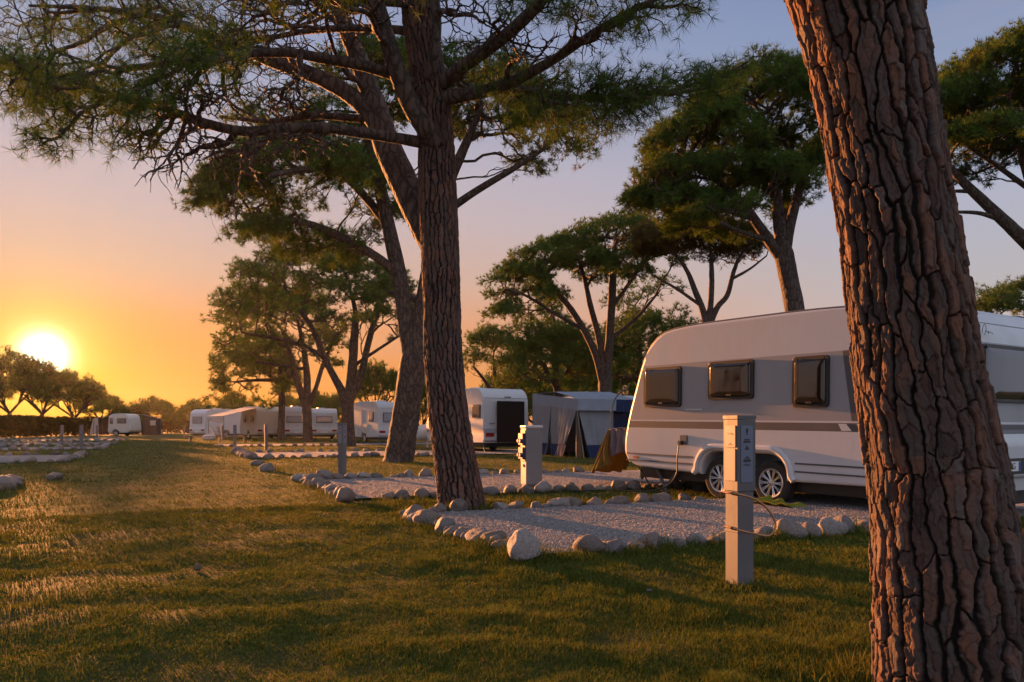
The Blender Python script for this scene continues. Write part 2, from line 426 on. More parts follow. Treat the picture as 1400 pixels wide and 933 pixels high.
def hz(x, y):
    m = sstep(0.12, 0.7, pdist(x, y)); r = np.hypot(x, y)
    return m * (0.045 * fbm(x * 0.45, y * 0.45, seed=3, o=3) + 0.03 * fbm(x * 2.1, y * 2.1, seed=5, o=3)) * (1 - 0.8 * sstep(30, 70, r))
def bareness(x, y):
    u, v = uvof(x, y); ave = sstep(2.4, 1.2, np.abs(v - 0.1))
    b = 0.5 * sstep(0.22, 0.55, fbm(x * 0.9, y * 0.9, seed=21, o=4) + 0.08 * ave)
    for px, py, rad in ((110, 805, .75), (30, 850, .6), (290, 775, .5), (235, 850, .35), (430, 735, .45), (930, 806, .22), (1030, 806, .2), (860, 880, .3)):
        q = G(px, py); d = np.hypot(x - q[0], y - q[1]) / rad
        b = np.maximum(b, 0.62 * sstep(1.2, 0.2, d + 0.7 * fbm(x * 2.7, y * 2.7, seed=23, o=4)))
    return b
rr = np.concatenate([[0.0], np.geomspace(0.6, 330, 300)]); na = 720
th = np.linspace(0, 2 * math.pi, na, endpoint=False)
X = (rr[:, None] * np.sin(th)[None]); Y = (rr[:, None] * np.cos(th)[None])
Z = np.where(X ** 2 + Y ** 2 < 100 ** 2, hz(X, Y), 0)
tag(link('ground', npmesh('ground', np.stack([X, Y, Z], -1).reshape(-1, 3), [ring_faces(len(rr), na)], M['ground'], True, {'bare': bareness(X, Y).ravel()})), 'short lawn with bare brown patches under the whole campsite', 'ground', kind='structure')
for k, (u0, u1, v0, v1) in PITCH.items():
    nu, nv = 24, 60
    uu, vv = np.meshgrid(np.linspace(u0, u1, nu), np.linspace(v0, v1, nv), indexing='ij')
    x = AD[0] * uu + BD[0] * vv; y = AD[1] * uu + BD[1] * vv
    z = 0.03 + 0.012 * fbm(x * 1.3, y * 1.3, seed=9)
    i = np.arange(nu - 1)[:, None] * nv + np.arange(nv - 1)[None]
    q = np.stack([i, i + nv, i + nv + 1, i + 1], -1).reshape(-1, 4)
    tag(link('gravel_path', npmesh('gravel', np.stack([x, y, z], -1).reshape(-1, 3), [q], M['gravel'])), 'pale gravel surface of a camping pitch', 'gravel pitch', kind='structure')

# loose pebbles of the two nearest pitches
def pebbles(pk, n, umax_v, seed):
    r = np.random.default_rng(seed); u0, u1, v0, v1 = PITCH[pk]
    u = r.uniform(u0, u1, n); v = v0 + (umax_v - v0) * r.uniform(0, 1, n)
    x = AD[0] * u + BD[0] * v; y = AD[1] * u + BD[1] * v
    z = 0.03 + 0.012 * fbm(x * 1.3, y * 1.3, seed=9)
    s = r.uniform(0.004, 0.0095, n) * (1 + 0.8 * (r.random(n) > 0.93))
    base = np.array([[1, 0, 0], [0, 1, 0], [-1, 0, 0], [0, -1, 0], [0, 0, 1], [0, 0, -1.0]]) 
    tri = np.array([[0, 1, 4], [1, 2, 4], [2, 3, 4], [3, 0, 4], [1, 0, 5], [2, 1, 5], [3, 2, 5], [0, 3, 5]])
    b = base[None] * (1 + r.uniform(-0.35, 0.35, (n, 6, 1))) * s[:, None, None] * np.stack([np.ones(n), r.uniform(0.6, 1, n), r.uniform(0.4, 0.7, n)], -1)[:, None]
    a = r.uniform(0, 6.28, n); c, sn = np.cos(a)[:, None], np.sin(a)[:, None]
    V = np.stack([b[..., 0] * c - b[..., 1] * sn + x[:, None], b[..., 0] * sn + b[..., 1] * c + y[:, None], b[..., 2] + z[:, None] + 0.3 * s[:, None]], -1)
    Fc = (tri[None] + np.arange(n)[:, None, None] * 6).reshape(-1, 3)
    return npmesh('pebbles', V.reshape(-1, 3), [Fc], M['pebble'], True, {'tint': np.repeat(r.random(n), 6)})
tag(link('gravel', pebbles('a', 85000, 9.5, 1)), 'loose grey pebbles covering the pitch beside the twin axle caravan', 'gravel', kind='stuff')
tag(link('gravel', pebbles('b', 34000, 10.0, 2)), 'loose grey pebbles on the second gravel pitch behind the white cabinet', 'gravel', kind='stuff')

hzm = NT('haze'); hv = hzm.n('ShaderNodeVolumePrincipled', {'Color': (1.0, 0.93, 0.86), 'Density': HAZE, 'Anisotropy': 0.72}); hzm.t.links.new(hv.outputs[0], hzm.out.inputs['Volume'])
if HAZE: tag(MB().box((-345, -345, -1.0), (345, 345, 16.0)).build('haze', hzm.m), 'thin evening haze over the campsite', 'haze', kind='stuff')
# ------------------------------------------------------------------ grass
def grass(n, seed, rmin, rmax, twoseg, extra=None):
    r_ = np.random.default_rng(seed)
    R = np.exp(r_.uniform(math.log(rmin), math.log(rmax), n)); A = r_.uniform(-0.80, 0.80, n)
    x, y = R * np.sin(A), R * np.cos(A)
    pd = pdist(x, y); u, v = uvof(x, y)
    keep = pd > 0.01 + 0.12 * r_.random(n) ** 2
    thin = bareness(x, y); ave = sstep(2.4, 1.2, np.abs(v - 0.1))
    bare = thin
    keep &= r_.random(n) > 0.78 * bare
    x, y, R, pd, v, bare, ave, thin = (q[keep] for q in (x, y, R, pd, v, bare, ave, thin)); n = len(x)
    clump = fbm(x * 3.2, y * 3.2, seed=31, o=3); c2 = fbm(x * 0.55, y * 0.55, seed=33, o=3)
    cl3 = fbm(x * 9, y * 9, seed=35, o=2)
    h = (0.024 + 0.022 * r_.random(n)) * (1 + 1.3 * np.clip(clump + 0.1, 0, 1) + 1.3 * np.clip(cl3, 0, 1)) * (1 - 0.35 * ave) * (1 + R / 90) * (1 - 0.45 * bare)
    h *= 1 + 1.5 * sstep(0.35, 0.0, pd)
    tint = np.clip(0.36 + 0.24 * r_.standard_normal(n) - 0.15 * bare + 0.08 * ave + 0.35 * np.clip(c2, -.4, .6), 0, 1)
    lit = r_.random(n) < 0.13; tint = np.where(lit, r_.uniform(.78, 1, n), tint); h = np.where(lit, h * .7, h)
    wd = 0.0032 * (np.maximum(R, 3.2) / 3.2) ** 0.85 * r_.uniform(0.6, 1.3, n)
    if extra is not None:
        ex, ey, eh, et, ew = extra
        x = np.concatenate([x, ex]); y = np.concatenate([y, ey]); h = np.concatenate([h, eh]); tint = np.concatenate([tint, et]); wd = np.concatenate([wd, ew]); n = len(x)
    z = hz(x, y) - 0.004
    a = r_.uniform(0, 6.283, n); lean = r_.uniform(0.15, 1.0, n)
    dx, dy = np.cos(a), np.sin(a); px_, py_ = -dy, dx
    b = np.stack([x, y, z], -1); side = np.stack([px_, py_, 0 * x], -1) * wd[:, None] * 0.5; d = np.stack([dx, dy, 0 * x], -1)
    up = np.array([0, 0, 1.0])
    tip = b + up * (h * (1 - 0.22 * lean))[:, None] + d * (h * lean)[:, None]
    i = np.arange(n)
    if twoseg:
        mid = b + up * (h * 0.58)[:, None] + d * (h * lean * 0.36)[:, None]
        V = np.stack([b - side, b + side, mid + side * 0.8, mid - side * 0.8, tip], 1).reshape(-1, 3)
        P = [np.stack([i * 5, i * 5 + 1, i * 5 + 2, i * 5 + 3], -1), np.stack([i * 5 + 3, i * 5 + 2, i * 5 + 4], -1)]; k = 5
    else:
        V = np.stack([b - side, b + side, tip], 1).reshape(-1, 3); P = [np.stack([i * 3, i * 3 + 1, i * 3 + 2], -1)]; k = 3
    return npmesh('grass', V, P, M['grass'], False, {'tint': np.repeat(tint, k)})
def tufts(spots, seed):
    r = np.random.default_rng(seed); o = [[], [], [], [], []]
    for (px, py), n, rad, h, tn in spots:
        c = G(px, py); a = r.uniform(0, 6.28, n); q = rad * np.sqrt(r.random(n))
        o[0].append(c[0] + q * np.cos(a)); o[1].append(c[1] + q * np.sin(a)); o[2].append(h * r.uniform(0.4, 1, n)); o[3].append(np.clip(tn + 0.12 * r.standard_normal(n), 0, 1)); o[4].append(np.full(n, 0.006) * r.uniform(.6, 1.3, n))
    return [np.concatenate(k) for k in o]
ex = tufts([((655, 700), 80, .18, .16, .55), ((700, 690), 120, .3, .15, .6), ((745, 692), 150, .3, .2, .62), ((770, 690), 90, .25, .18, .6), ((800, 691), 100, .3, .14, .45), ((850, 688), 150, .4, .15, .5), ((900, 686), 90, .3, .15, .55), ((690, 672), 40, .2, .16, .7),
            ((560, 690), 70, .3, .14, .55), ((700, 782), 60, .12, .1, .4), ((640, 760), 60, .15, .1, .5), ((470, 640), 40, .2, .13, .5), ((1185, 930), 260, .16, .13, .6), ((1150, 928), 200, .25, .1, .55), ((1020, 806), 120, .14, .1, .45), ((990, 805), 80, .12, .09, .5),
            ((735, 668), 40, .25, .22, .45), ((300, 640), 60, .5, .12, .5), ((380, 640), 50, .4, .16, .45)], 5)
tag(link('grass', grass(480000, 3, 2.3, 11, True, ex)), 'short green and straw coloured grass blades of the lawn close by', 'grass', kind='stuff')
tag(link('grass', grass(330000, 4, 10.0, 75, False)), 'short grass of the avenue and lawns farther off', 'grass', kind='stuff')

# ------------------------------------------------------------------ border stones
def stone_mesh(seed, mat, sub=3, pointy=0.0):
    bm = bmesh.new(); bmesh.ops.create_icosphere(bm, subdivisions=sub, radius=1)
    V = np.array([v.co[:] for v in bm.verts]); Fc = np.array([[v.index for v in f.verts] for f in bm.faces]); bm.free()
    r = np.random.default_rng(seed)
    for k in range(12):   # knock flats off it
        nrm = r.standard_normal(3); nrm /= np.linalg.norm(nrm); c = r.uniform(0.6, 0.92)
        dd = V @ nrm; V = V - np.where(dd > c, (dd - c) * 0.8, 0)[:, None] * nrm
    o = r.uniform(0, 50, 3)
    V = V * (1 + 0.30 * fbm(V[:, 0] * 1.1 + o[0], V[:, 1] * 1.1 + o[1], V[:, 2] * 1.1 + o[2], o=3) + 0.045 * fbm(V[:, 0] * 5 + o[0], V[:, 1] * 5, V[:, 2] * 5, o=3))[:, None]
    if pointy: V[:, :2] *= (1 - pointy * np.clip(V[:, 2:3], 0, 1)); 
    return npmesh('stone', V, [Fc], mat)
SM = [stone_mesh(100 + k, M['stone'], 4 if k < 8 else 3) for k in range(10)]
rs = random.Random(5)
def stone_at(x, y, s, label, group, me=None, flat=None, sink=0.38):
    f = flat or rs.uniform(0.6, 0.85)
    o = link('stone', me or rs.choice(SM), None, (x, y, s * f * (1 - sink) * .75), (rs.uniform(-.25, .25), rs.uniform(-.25, .25), rs.uniform(0, 6.28)))
    o.scale = (s * rs.uniform(0.95, 1.25), s * rs.uniform(0.8, 1.0), s * f)
    return tag(o, label, 'stone', group)
def row(u0, v0, u1, v1, size, gap, label, group, skip=()):
    L = math.hypot(u1 - u0, v1 - v0); p = size * 0.6; i = 0
    while p < L:
        s = size * rs.uniform(0.65, 1.2); tt = p / L
        x, y = UV(u0 + (u1 - u0) * tt + rs.uniform(-.05, .05), v0 + (v1 - v0) * tt + rs.uniform(-.05, .05))
        qx = CX + x / y * F
        if -25 < qx < 1225 and not any(abs(x - a) < c and abs(y - b) < c for a, b, c in skip): stone_at(x, y, s, label, group)
        p += s * 2 * gap * rs.uniform(0.92, 1.12); i += 1
g = 'border stones of the pitch beside the twin axle caravan'
u0, u1, v0, v1 = PITCH['a']
row(u0 - .02, v0 + .5, u0 - .05, 9.5, 0.135, 0.93, 'rounded grey stone in the front row of the big gravel pitch', g + ', near edge')
row(u0 + .3, v0 - .05, u1 - .1, v0 - .1, 0.135, 0.74, 'leaning grey stone in the row from the big boulder to the thick trunk', g + ', avenue side')
row(u1 + .05, v0 + .2, u1 - .05, 7.2, 0.13, 0.98, 'low oval stone in the row from the thick trunk to the caravan wheels', g + ', far edge', skip=((-.65, 10.1, .3),))
BP = stone_mesh(300, M['stonepale'], 4, 0.3)
c = G(716, 773); o = link('stone', BP, None, (c[0], c[1] + .16, 0.13), (0.1, 0, 0.6)); o.scale = (0.15, 0.14, 0.15)
tag(o, 'large pointed pale boulder at the front corner of the big gravel pitch', 'stone')
g = 'border stones of the pitch behind the white socket cabinet'
u0, u1, v0, v1 = PITCH['b']
row(u0, v0 + .4, u0, 9.0, 0.14, 0.98, 'rounded grey stone in the row running to the foot of the white cabinet', g + ', near edge')
row(u0 + .35, v0, u1, v0, 0.16, 0.78, 'grey stone leaning in the short row beside the slim post and avenue grass', g + ', avenue side')
row(u1, v0 + .4, u1, 9.0, 0.13, 1.05, 'small grey stone in the row in front of the grey tent', g + ', far edge')
c = G(467, 690); o = link('stone', SM[2], None, (c[0], c[1] + .2, 0.085), (0, 0.1, 2.0)); o.scale = (0.16, 0.14, 0.13)
tag(o, 'big round grey stone at the corner of the pitch left of the thick trunk', 'stone')
g = 'border stones of the pitch in front of the V shaped pine'
u0, u1, v0, v1 = PITCH['c']
row(u0, v0, u0, 9.0, 0.16, 1.2, 'grey stone in the near row of the pitch below the white caravans', g + ', near edge')
row(u0 + .4, v0, u1, v0, 0.22, 1.0, 'grey stone in the short side row ahead of the slim posts', g + ', avenue side')
row(u1, v0, u1, 9.0, 0.15, 1.5, 'small stone in the far row just before the white caravans', g + ', far edge')
u0, u1, v0, v1 = PITCH['d']
row(u0, v0, u0, 9.0, 0.15, 1.8, 'small stone in the last row under the white caravans', 'border stones of the last pitch before the white caravans')
for k, lab in (('e', 'cut off by the edge of the view'), ('f', 'facing the two slim sunlit posts'), ('g', 'just beyond the two slim sunlit posts'), ('h', 'close to the dark hedge'), ('k', 'in front of the caravan with two awnings')):
    u0, u1, v0, v1 = PITCH[k]; g = 'stones round the pitch ' + lab
    sz = 0.2 if k in 'e' else 0.17
    if k != 'e': row(u0, v1, u0, max(v0, v1 - 12), sz, 1.5, 'dim grey border stone of the pitch ' + lab, g)
    row(u1, v1, u1, max(v0, v1 - (5 if k == 'e' else 12)), sz, 1.5, 'dim grey border stone of the pitch ' + lab, g)
    if k not in 'hk': row(u0 + .4 if k != 'e' else u1 - 1.6, v1, u1 - .3, v1, sz, 1.0, 'dim grey border stone of the pitch ' + lab, g)
for (px, py, s, lab) in ((364, 645, .22, 'lone weathered stone sunk in the grass beside the avenue'), (352, 637, .16, 'small stone next to the lone weathered stone in the grass'), (443, 657, .2, 'rounded stone behind the row by the slim post'), (75, 655, .16, 'pale flat stone half sunk in the lawn left of the avenue')):
    c = G(px, py); stone_at(c[0], c[1], s, lab, None)
c = G(270, 781); mb = MB(); mb.lathe([(0.001, 0.0), (.02, .005), (.028, .02), (.024, .04), (.012, .058), (.001, .064)], 10, Matrix.Translation((c[0], c[1], .005 + float(hz(c[0], c[1]))))); tag(mb.build('pine_cone', M['wood']), 'dark pine cone lying on the worn grass', 'pine cone')
c = G(888, 812); o = link('pebble', SM[9], None, (c[0], c[1], .025 + float(hz(c[0], c[1])))); o.scale = (.022, .016, .012); tag(o, 'small white pebble in the grass left of the socket post', 'pebble')
# ------------------------------------------------------------------ trees
def batch_tubes(P, R, sides):
    """P (T,n,3), R (T,n): many tubes at once, open ends"""
    T_, n = R.shape
    tg = np.gradient(P, axis=1); tg /= np.linalg.norm(tg, axis=2, keepdims=True) + 1e-9
    ref = np.where(np.abs(tg[:, :1, 2:3]) > 0.8, np.array([1.0, 0, 0]), np.array([0, 0, 1.0])) + np.zeros((T_, n, 3))
    N = np.cross(tg, ref); N /= np.linalg.norm(N, axis=2, keepdims=True) + 1e-9
    B = np.cross(tg, N); a = np.linspace(0, 2 * math.pi, sides, endpoint=False)
    V = P[:, :, None] + R[:, :, None, None] * (np.cos(a)[:, None] * N[:, :, None] + np.sin(a)[:, None] * B[:, :, None])
    f = ring_faces(n, sides)
    return V.reshape(-1, 3), (f[None] + np.arange(T_)[:, None, None] * n * sides).reshape(-1, 4)

def grow(p, d, pts, rt, rcap, rng, out, tips, expo=0.42, up=0.25, f0=(0.28, 0.5)):
    """branch from p towards the points, splitting until each has its own twig"""
    st = [(np.asarray(p, float), np.asarray(d, float), pts, rcap)]
    while st:
        p, d, q, rc = st.pop(); n = len(q)
        c = q.mean(0); L = np.linalg.norm(c - p) + 1e-6
        r0 = min(rt * n ** expo, rc)
        if n == 1: e = q[0]
        else:
            f = rng.uniform(*f0) if n > 3 else 0.6
            e = p + (c - p) * f + rng.standard_normal(3) * L * 0.05
        l = np.linalg.norm(e - p) + 1e-6
        r1 = min(r0, rt * max(n * 0.9, 1) ** expo) * (0.55 if n == 1 else 0.92)
        t = np.linspace(0, 1, 5)[:, None]
        m0 = d * l; m1 = (e - p) + np.array([0, 0, up * l]) * (1 if n == 1 else 0.4)
        h = (2 * t ** 3 - 3 * t ** 2 + 1) * p + (t ** 3 - 2 * t ** 2 + t) * m0 + (-2 * t ** 3 + 3 * t ** 2) * e + (t ** 3 - t ** 2) * m1
        h[1:4] += rng.standard_normal((3, 3)) * l * 0.025
        out.append((h, np.linspace(r0, r1, 5), n))
        nd = h[4] - h[3]; nd /= np.linalg.norm(nd) + 1e-9
        if n == 1: tips.append((e, nd)); continue
        a = q[np.argmax(((q - c) ** 2).sum(1))]; b = q[np.argmax(((q - a) ** 2).sum(1))]
        s = ((q - a) ** 2).sum(1) < ((q - b) ** 2).sum(1)
        if s.all() or not s.any(): s = np.arange(n) < n // 2
        for k in (s, ~s): st.append((e, nd, q[k], r1))

def needle_mesh(tips, dirs, per, L, wd, rng, clump_t, back=0.25, ntuft=2, open_=0.68, al=0.85):
    n = len(tips)
    T = np.repeat(tips, ntuft, 0); D = np.repeat(dirs, ntuft, 0); ct = np.repeat(clump_t, ntuft)
    k = np.tile(np.arange(ntuft), n) / max(ntuft - 1, 1)
    T = T - D * (k * back)[:, None] + rng.standard_normal(T.shape) * back * 0.22
    T = np.repeat(T, per, 0); D = np.repeat(D, per, 0); m = len(T)
    tint = np.repeat(np.clip(ct + 0.10 * rng.standard_normal(n * ntuft), 0, 1), per) + 0.06 * rng.standard_normal(m)
    rd = rng.standard_normal((m, 3)); rd /= np.linalg.norm(rd, axis=1)[:, None]
    nd = D * al + rd * open_; nd /= np.linalg.norm(nd, axis=1)[:, None]
    sd = np.cross(nd, rng.standard_normal((m, 3))); sd /= np.linalg.norm(sd, axis=1)[:, None] + 1e-9
    ln = L * rng.uniform(0.65, 1.1, m)[:, None]
    b = T + nd * ln * 0.05
    V = np.stack([b - sd * wd * 0.5, b + sd * wd * 0.5, T + nd * ln + np.array([0, 0, -0.08]) * ln], 1).reshape(-1, 3)
    i = np.arange(m) * 3
    return V, np.stack([i, i + 1, i + 2], -1), np.repeat(np.clip(tint, 0, 1), 3)

def limb(pts, rad, n=None, sides=10, rough=0.06, seed=0):
    """pts [(px, py, Y)...] -> smooth tapered limb"""
    P = np.array([W(*q) for q in pts]); n = n or max(8, len(pts) * 5)
    q = catmull(np.column_stack([P, rad]), n)
    V, Fp = tube(q[:, :3], q[:, 3], sides)
    nv = n * sides; c = np.repeat(q[:, :3], sides, 0); dv = V[:nv] - c
    V[:nv] = c + dv * (1 + rough * 2 * fbm(V[:nv, 0] * 6, V[:nv, 1] * 6, V[:nv, 2] * 2.5, seed=seed, o=3))[:, None]
    return q, V, Fp

def assemble(base, name, label, trunkV, trunkP, stems, branchset, tips, tdirs, tclump, leaf, matn, trunk_attrs=None, tmat=None, group=None, twig_sides=(3, 5)):
    root = empty(name, base, 0, label, 'tree', group)
    off = np.asarray(base, float)
    mb = MB()
    link('trunk', npmesh('trunk', trunkV - off, trunkP, tmat or M['bark'], True, trunk_attrs), root)
    for V, Pp in stems: mb.add(V - off, Pp)
    if branchset:
        big = [b for b in branchset if b[2] > 14]; small = [b for b in branchset if b[2] <= 14]
        for grp, sd in ((small, twig_sides[0]), (big, twig_sides[1])):
            if grp:
                V, Fq = batch_tubes(np.array([g[0] for g in grp]), np.array([g[1] for g in grp]), sd)
                mb.add(V - off, [Fq])
    if mb.n: mb.build('branches', M['bark'], root, sharp=80)
    if len(tips):
        V, Fq, tint = leaf(np.array(tips), np.array(tdirs), np.array(tclump))
        link('crown', npmesh('crown', V - off, [Fq], M[matn], False, {'tint': tint}), root)
    return root

def dome_clumps(cx, rim, top, Rx, Ry, n, rng, fill=0.25, lean=(0, 0), bot=0.12):
    """clump centres over an umbrella shaped shell; cx centre (x, y); rim, top heights"""
    out = []
    o = rng.uniform(0, 99)
    for i in range(n):
        a = i * 2.39996 + rng.uniform(-.3, .3); q = math.sqrt((i + 0.5) / n)
        k = 1 + 0.22 * float(fbm(np.array([math.cos(a) * 1.2 + o]), np.array([math.sin(a) * 1.2]))[0]) * 1.5
        h = math.sqrt(max(1 - q ** 2.2, 0))
        z = rim + (top - rim) * h * (1 + 0.12 * rng.standard_normal() * h)
        if rng.random() < fill: z -= (top - rim) * rng.uniform(0.15, 0.6) * (0.4 + h * .6)
        if q > .85: z -= (top - rim) * bot * rng.random()
        out.append((cx[0] + Rx * q * k * math.cos(a) + lean[0] * h, cx[1] + Ry * q * k * math.sin(a) + lean[1] * h, z))
    return np.array(out)

def clump_tips(C, rad, per, rng, flat=0.78):
    T, ct, ci = [], [], []
    for i, c in enumerate(C):
        n = max(3, int(per * rng.uniform(0.7, 1.3))); r = rad * rng.uniform(0.75, 1.3)
        v = rng.standard_normal((n, 3)); v /= np.linalg.norm(v, axis=1)[:, None]
        v[:, 2] = np.abs(v[:, 2]) * 1.1 - 0.12; v *= r * rng.uniform(0.75, 1.0, (n, 1)) * np.array([1, 1, flat])
        T.append(c + v); ct.append(np.full(n, np.clip(0.42 + 0.2 * rng.standard_normal(), 0.02, 0.95))); ci.append(np.full(n, i))
    return T, ct

def pine(label, base, trunk, stems, cx, Y, rimpy, toppy, Rpx, nclump, per, seed, crad=None, needles=9, L=0.3, wd=0.03, Ry=None, matn='needles', group=None, trunk_r=None, fill=0.25, bare=0.0, ntuft=2, rt=0.012, tsides=14, attach=0.35, shape=None):
    """trunk, stems: lists of (px, py, half width px) polylines at depth Y"""
    rng = np.random.default_rng(seed); k = Y / F
    conv = lambda pl: ([(p[0], p[1], Y + (p[3] if len(p) > 3 else 0)) for p in pl], [p[2] * k for p in pl])
    tp, tr = conv(trunk)
    tq, tV, tP = limb(tp, tr, max(16, len(tp) * 7), tsides, 0.05, seed)
    sv, SQ = [], []
    for s in stems:
        sp, sr = conv(s); q, V, Pp = limb(sp, sr, None, 8, 0.05, seed + 1); sv.append((V, Pp)); SQ.append(q[int(len(q) * attach):])
    if not SQ: SQ = [tq[int(len(tq) * 0.5):]]
    SQ = np.concatenate(SQ)
    c = W(cx, rimpy, Y); top = W(cx, toppy, Y)[2]; R = Rpx * k
    C = dome_clumps(c[:2], c[2], top, R, Ry or R * 0.95, nclump, rng, fill) if shape is None else shape(rng)
    T, ct = clump_tips(C, crad or R * 0.13, per, rng)
    out, tips = [], []; tcl = []
    if True:
        # clumps share boughs: group them by the stem point they hang from
        cen = np.array([t_.mean(0) for t_ in T]); own = []
        for cc in cen:
            d = cc - SQ[:, :3]; L_ = np.linalg.norm(d, axis=1)
            own.append(int(np.argmin(L_ + 0.6 * np.maximum(0, SQ[:, 2] - cc[2] + 0.25 * np.hypot(d[:, 0], d[:, 1])) * 2)))
        own = np.array(own) // 3 * 3
        for o_ in np.unique(own):
            sel = np.where(own == o_)[0]; pts = np.concatenate([T[i] for i in sel]); p = SQ[o_, :3]
            ct_all = np.concatenate([ct[i] for i in sel])
            d = pts.mean(0) - p; d /= np.linalg.norm(d) + 1e-9
            nb = len(tips); grow(p, d, pts, rt, SQ[o_, 3] * 0.8, rng, out, tips)
            lk = {tuple(np.round(a, 5)): b for a, b in zip(pts, ct_all)}
            for e, _ in tips[nb:]: tcl.append(lk[tuple(np.round(e, 5))])
    tp_ = np.array([a for a, _ in tips]); td = np.array([b for _, b in tips]) * 0.6 + np.array([0, 0, 0.5]); tcl = np.array(tcl)
    if bare: kx = rng.random(len(tp_)) > bare; tp_, td, tcl = tp_[kx], td[kx], tcl[kx]
    leaf = lambda a, b, c_: needle_mesh(a, b, needles, L, wd, rng, c_, back=L * 0.9, ntuft=ntuft)
    return assemble(tuple(base), 'pine_tree', label, tV, tP, sv, out, tp_, td, tcl, leaf, matn, group=group)

# ---- bark plates in real relief
def bark_tube(path, n, sides, cw, ch, depth, seed, finez=None):
    """path [(x,y,z,r)] -> relief trunk with plate and groove values"""
    q = catmull(np.array(path), n)
    P, R = q[:, :3], q[:, 3]
    T, N, B = frames(P); s = np.concatenate([[0], np.cumsum(np.linalg.norm(np.diff(P, axis=0), axis=1))])
    a = np.linspace(0, 2 * math.pi, sides, endpoint=False)
    Rm = R.mean(); ncol = max(6, int(round(2 * math.pi * Rm / cw))); cw = 2 * math.pi * Rm / ncol
    A, S = np.meshgrid(a, s); ca, sa = np.cos(A), np.sin(A)
    x3, y3 = ca * Rm, sa * Rm
    wx = 0.55 * fbm(x3 * 2.2, y3 * 2.2, S * 1.6, seed=seed, o=3) + 0.30 * fbm(x3 * 9, y3 * 9, S * 7, seed=seed + 1, o=3) + 0.16 * fbm(x3 * 30, y3 * 30, S * 26, seed=seed + 21, o=3)
    wy = 0.45 * fbm(x3 * 3, y3 * 3, S * 3, seed=seed + 2, o=3) + 0.20 * fbm(x3 * 14, y3 * 14, S * 12, seed=seed + 7, o=3)
    U = A / (2 * math.pi) * ncol + wx * 1.5; Vv = S / ch + wy * 1.2
    iu = np.floor(U).astype(int); iv = np.floor(Vv).astype(int)
    def vor(U, Vv, nc, cwid, chei, sd):
        iu = np.floor(U).astype(int); iv = np.floor(Vv).astype(int); cells = []
        for du in (-1, 0, 1):
            for dv in (-1, 0, 1):
                cu, cv = iu + du, iv + dv; hu = np.mod(cu, nc)
                cells.append((cu + 0.15 + 0.7 * _hash(hu, cv, hu * 0, sd + 3), cv + 0.05 + 0.9 * _hash(hu, cv, hu * 0, sd + 4), _hash(hu, cv, hu * 0, sd + 6)))
        best = np.stack([(U - c[0]) ** 2 + (Vv - c[1]) ** 2 for c in cells]).argmin(0)
        pick = lambda k: np.take_along_axis(np.stack([c[k] for c in cells]), best[None], 0)[0]
        cx_, cy_, plate = pick(0), pick(1), pick(2); dist = np.full(U.shape, 9.0)
        for c in cells:
            dx, dy = c[0] - cx_, c[1] - cy_; l = np.hypot(dx, dy); ok = l > 1e-6; l = np.where(ok, l, 1)
            ds = ((cx_ + c[0]) / 2 - U) * dx / l + ((cy_ + c[1]) / 2 - Vv) * dy / l
            nx, ny = dx / l, dy / l
            dist = np.where(ok, np.minimum(dist, ds / np.hypot(nx / cwid, ny / chei) * (1 + 1.9 * np.abs(ny) ** 3)), dist)
        return plate, dist
    plate, dist = vor(U, Vv, ncol, cw, ch, seed)
    pl2, d2 = vor(A / (2 * math.pi) * ncol * 2 + wx * 3.4, S / ch * 3.1 + wy * 3.0, ncol * 2, cw / 2, ch / 3.1, seed + 50)
    flake = sstep(0.0, cw * 0.10, d2)
    gw = cw * 0.36 * (1 + 1.1 * fbm(x3 * 4, y3 * 4, S * 2, seed=seed + 9, o=3))
    prof = sstep(0.25, 0.62, dist / np.maximum(gw, cw * .08))
    fl = 0.5 + 0.95 * fbm(x3 * 17, y3 * 17, S * 7, seed=seed + 8, o=4); fine = fbm(x3 * 45, y3 * 45, S * 30, seed=seed + 10, o=3)
    lay = np.floor((fl + 0.35 * plate) * 6) / 6   # stepped flakes
    disp = depth * (prof - 1 + 0.25 * (lay - 0.6) * prof + 0.40 * (plate - 0.5) * prof + (0.55 * (pl2 - 0.5) + 0.18 * (flake - 1)) * prof + 0.22 * fine)
    big = 0.05 * Rm * fbm(x3 * 1.5 / Rm * .3, y3 * 1.5 / Rm * .3, S * 0.8, seed=seed + 12, o=2)
    RR = R[:, None] + disp + big
    V = P[:, None] + RR[..., None] * (ca[..., None] * N[:, None] + sa[..., None] * B[:, None])
    nv = n * sides
    pl = np.clip(plate * 0.5 + 0.4 * pl2 + 0.3 * (lay - 0.5) + 0.05, 0, 1)
    return V.reshape(-1, 3), [ring_faces(n, sides)], {'plate': pl.ravel(), 'groove': sstep(0.05, 0.75, prof).ravel()}, q
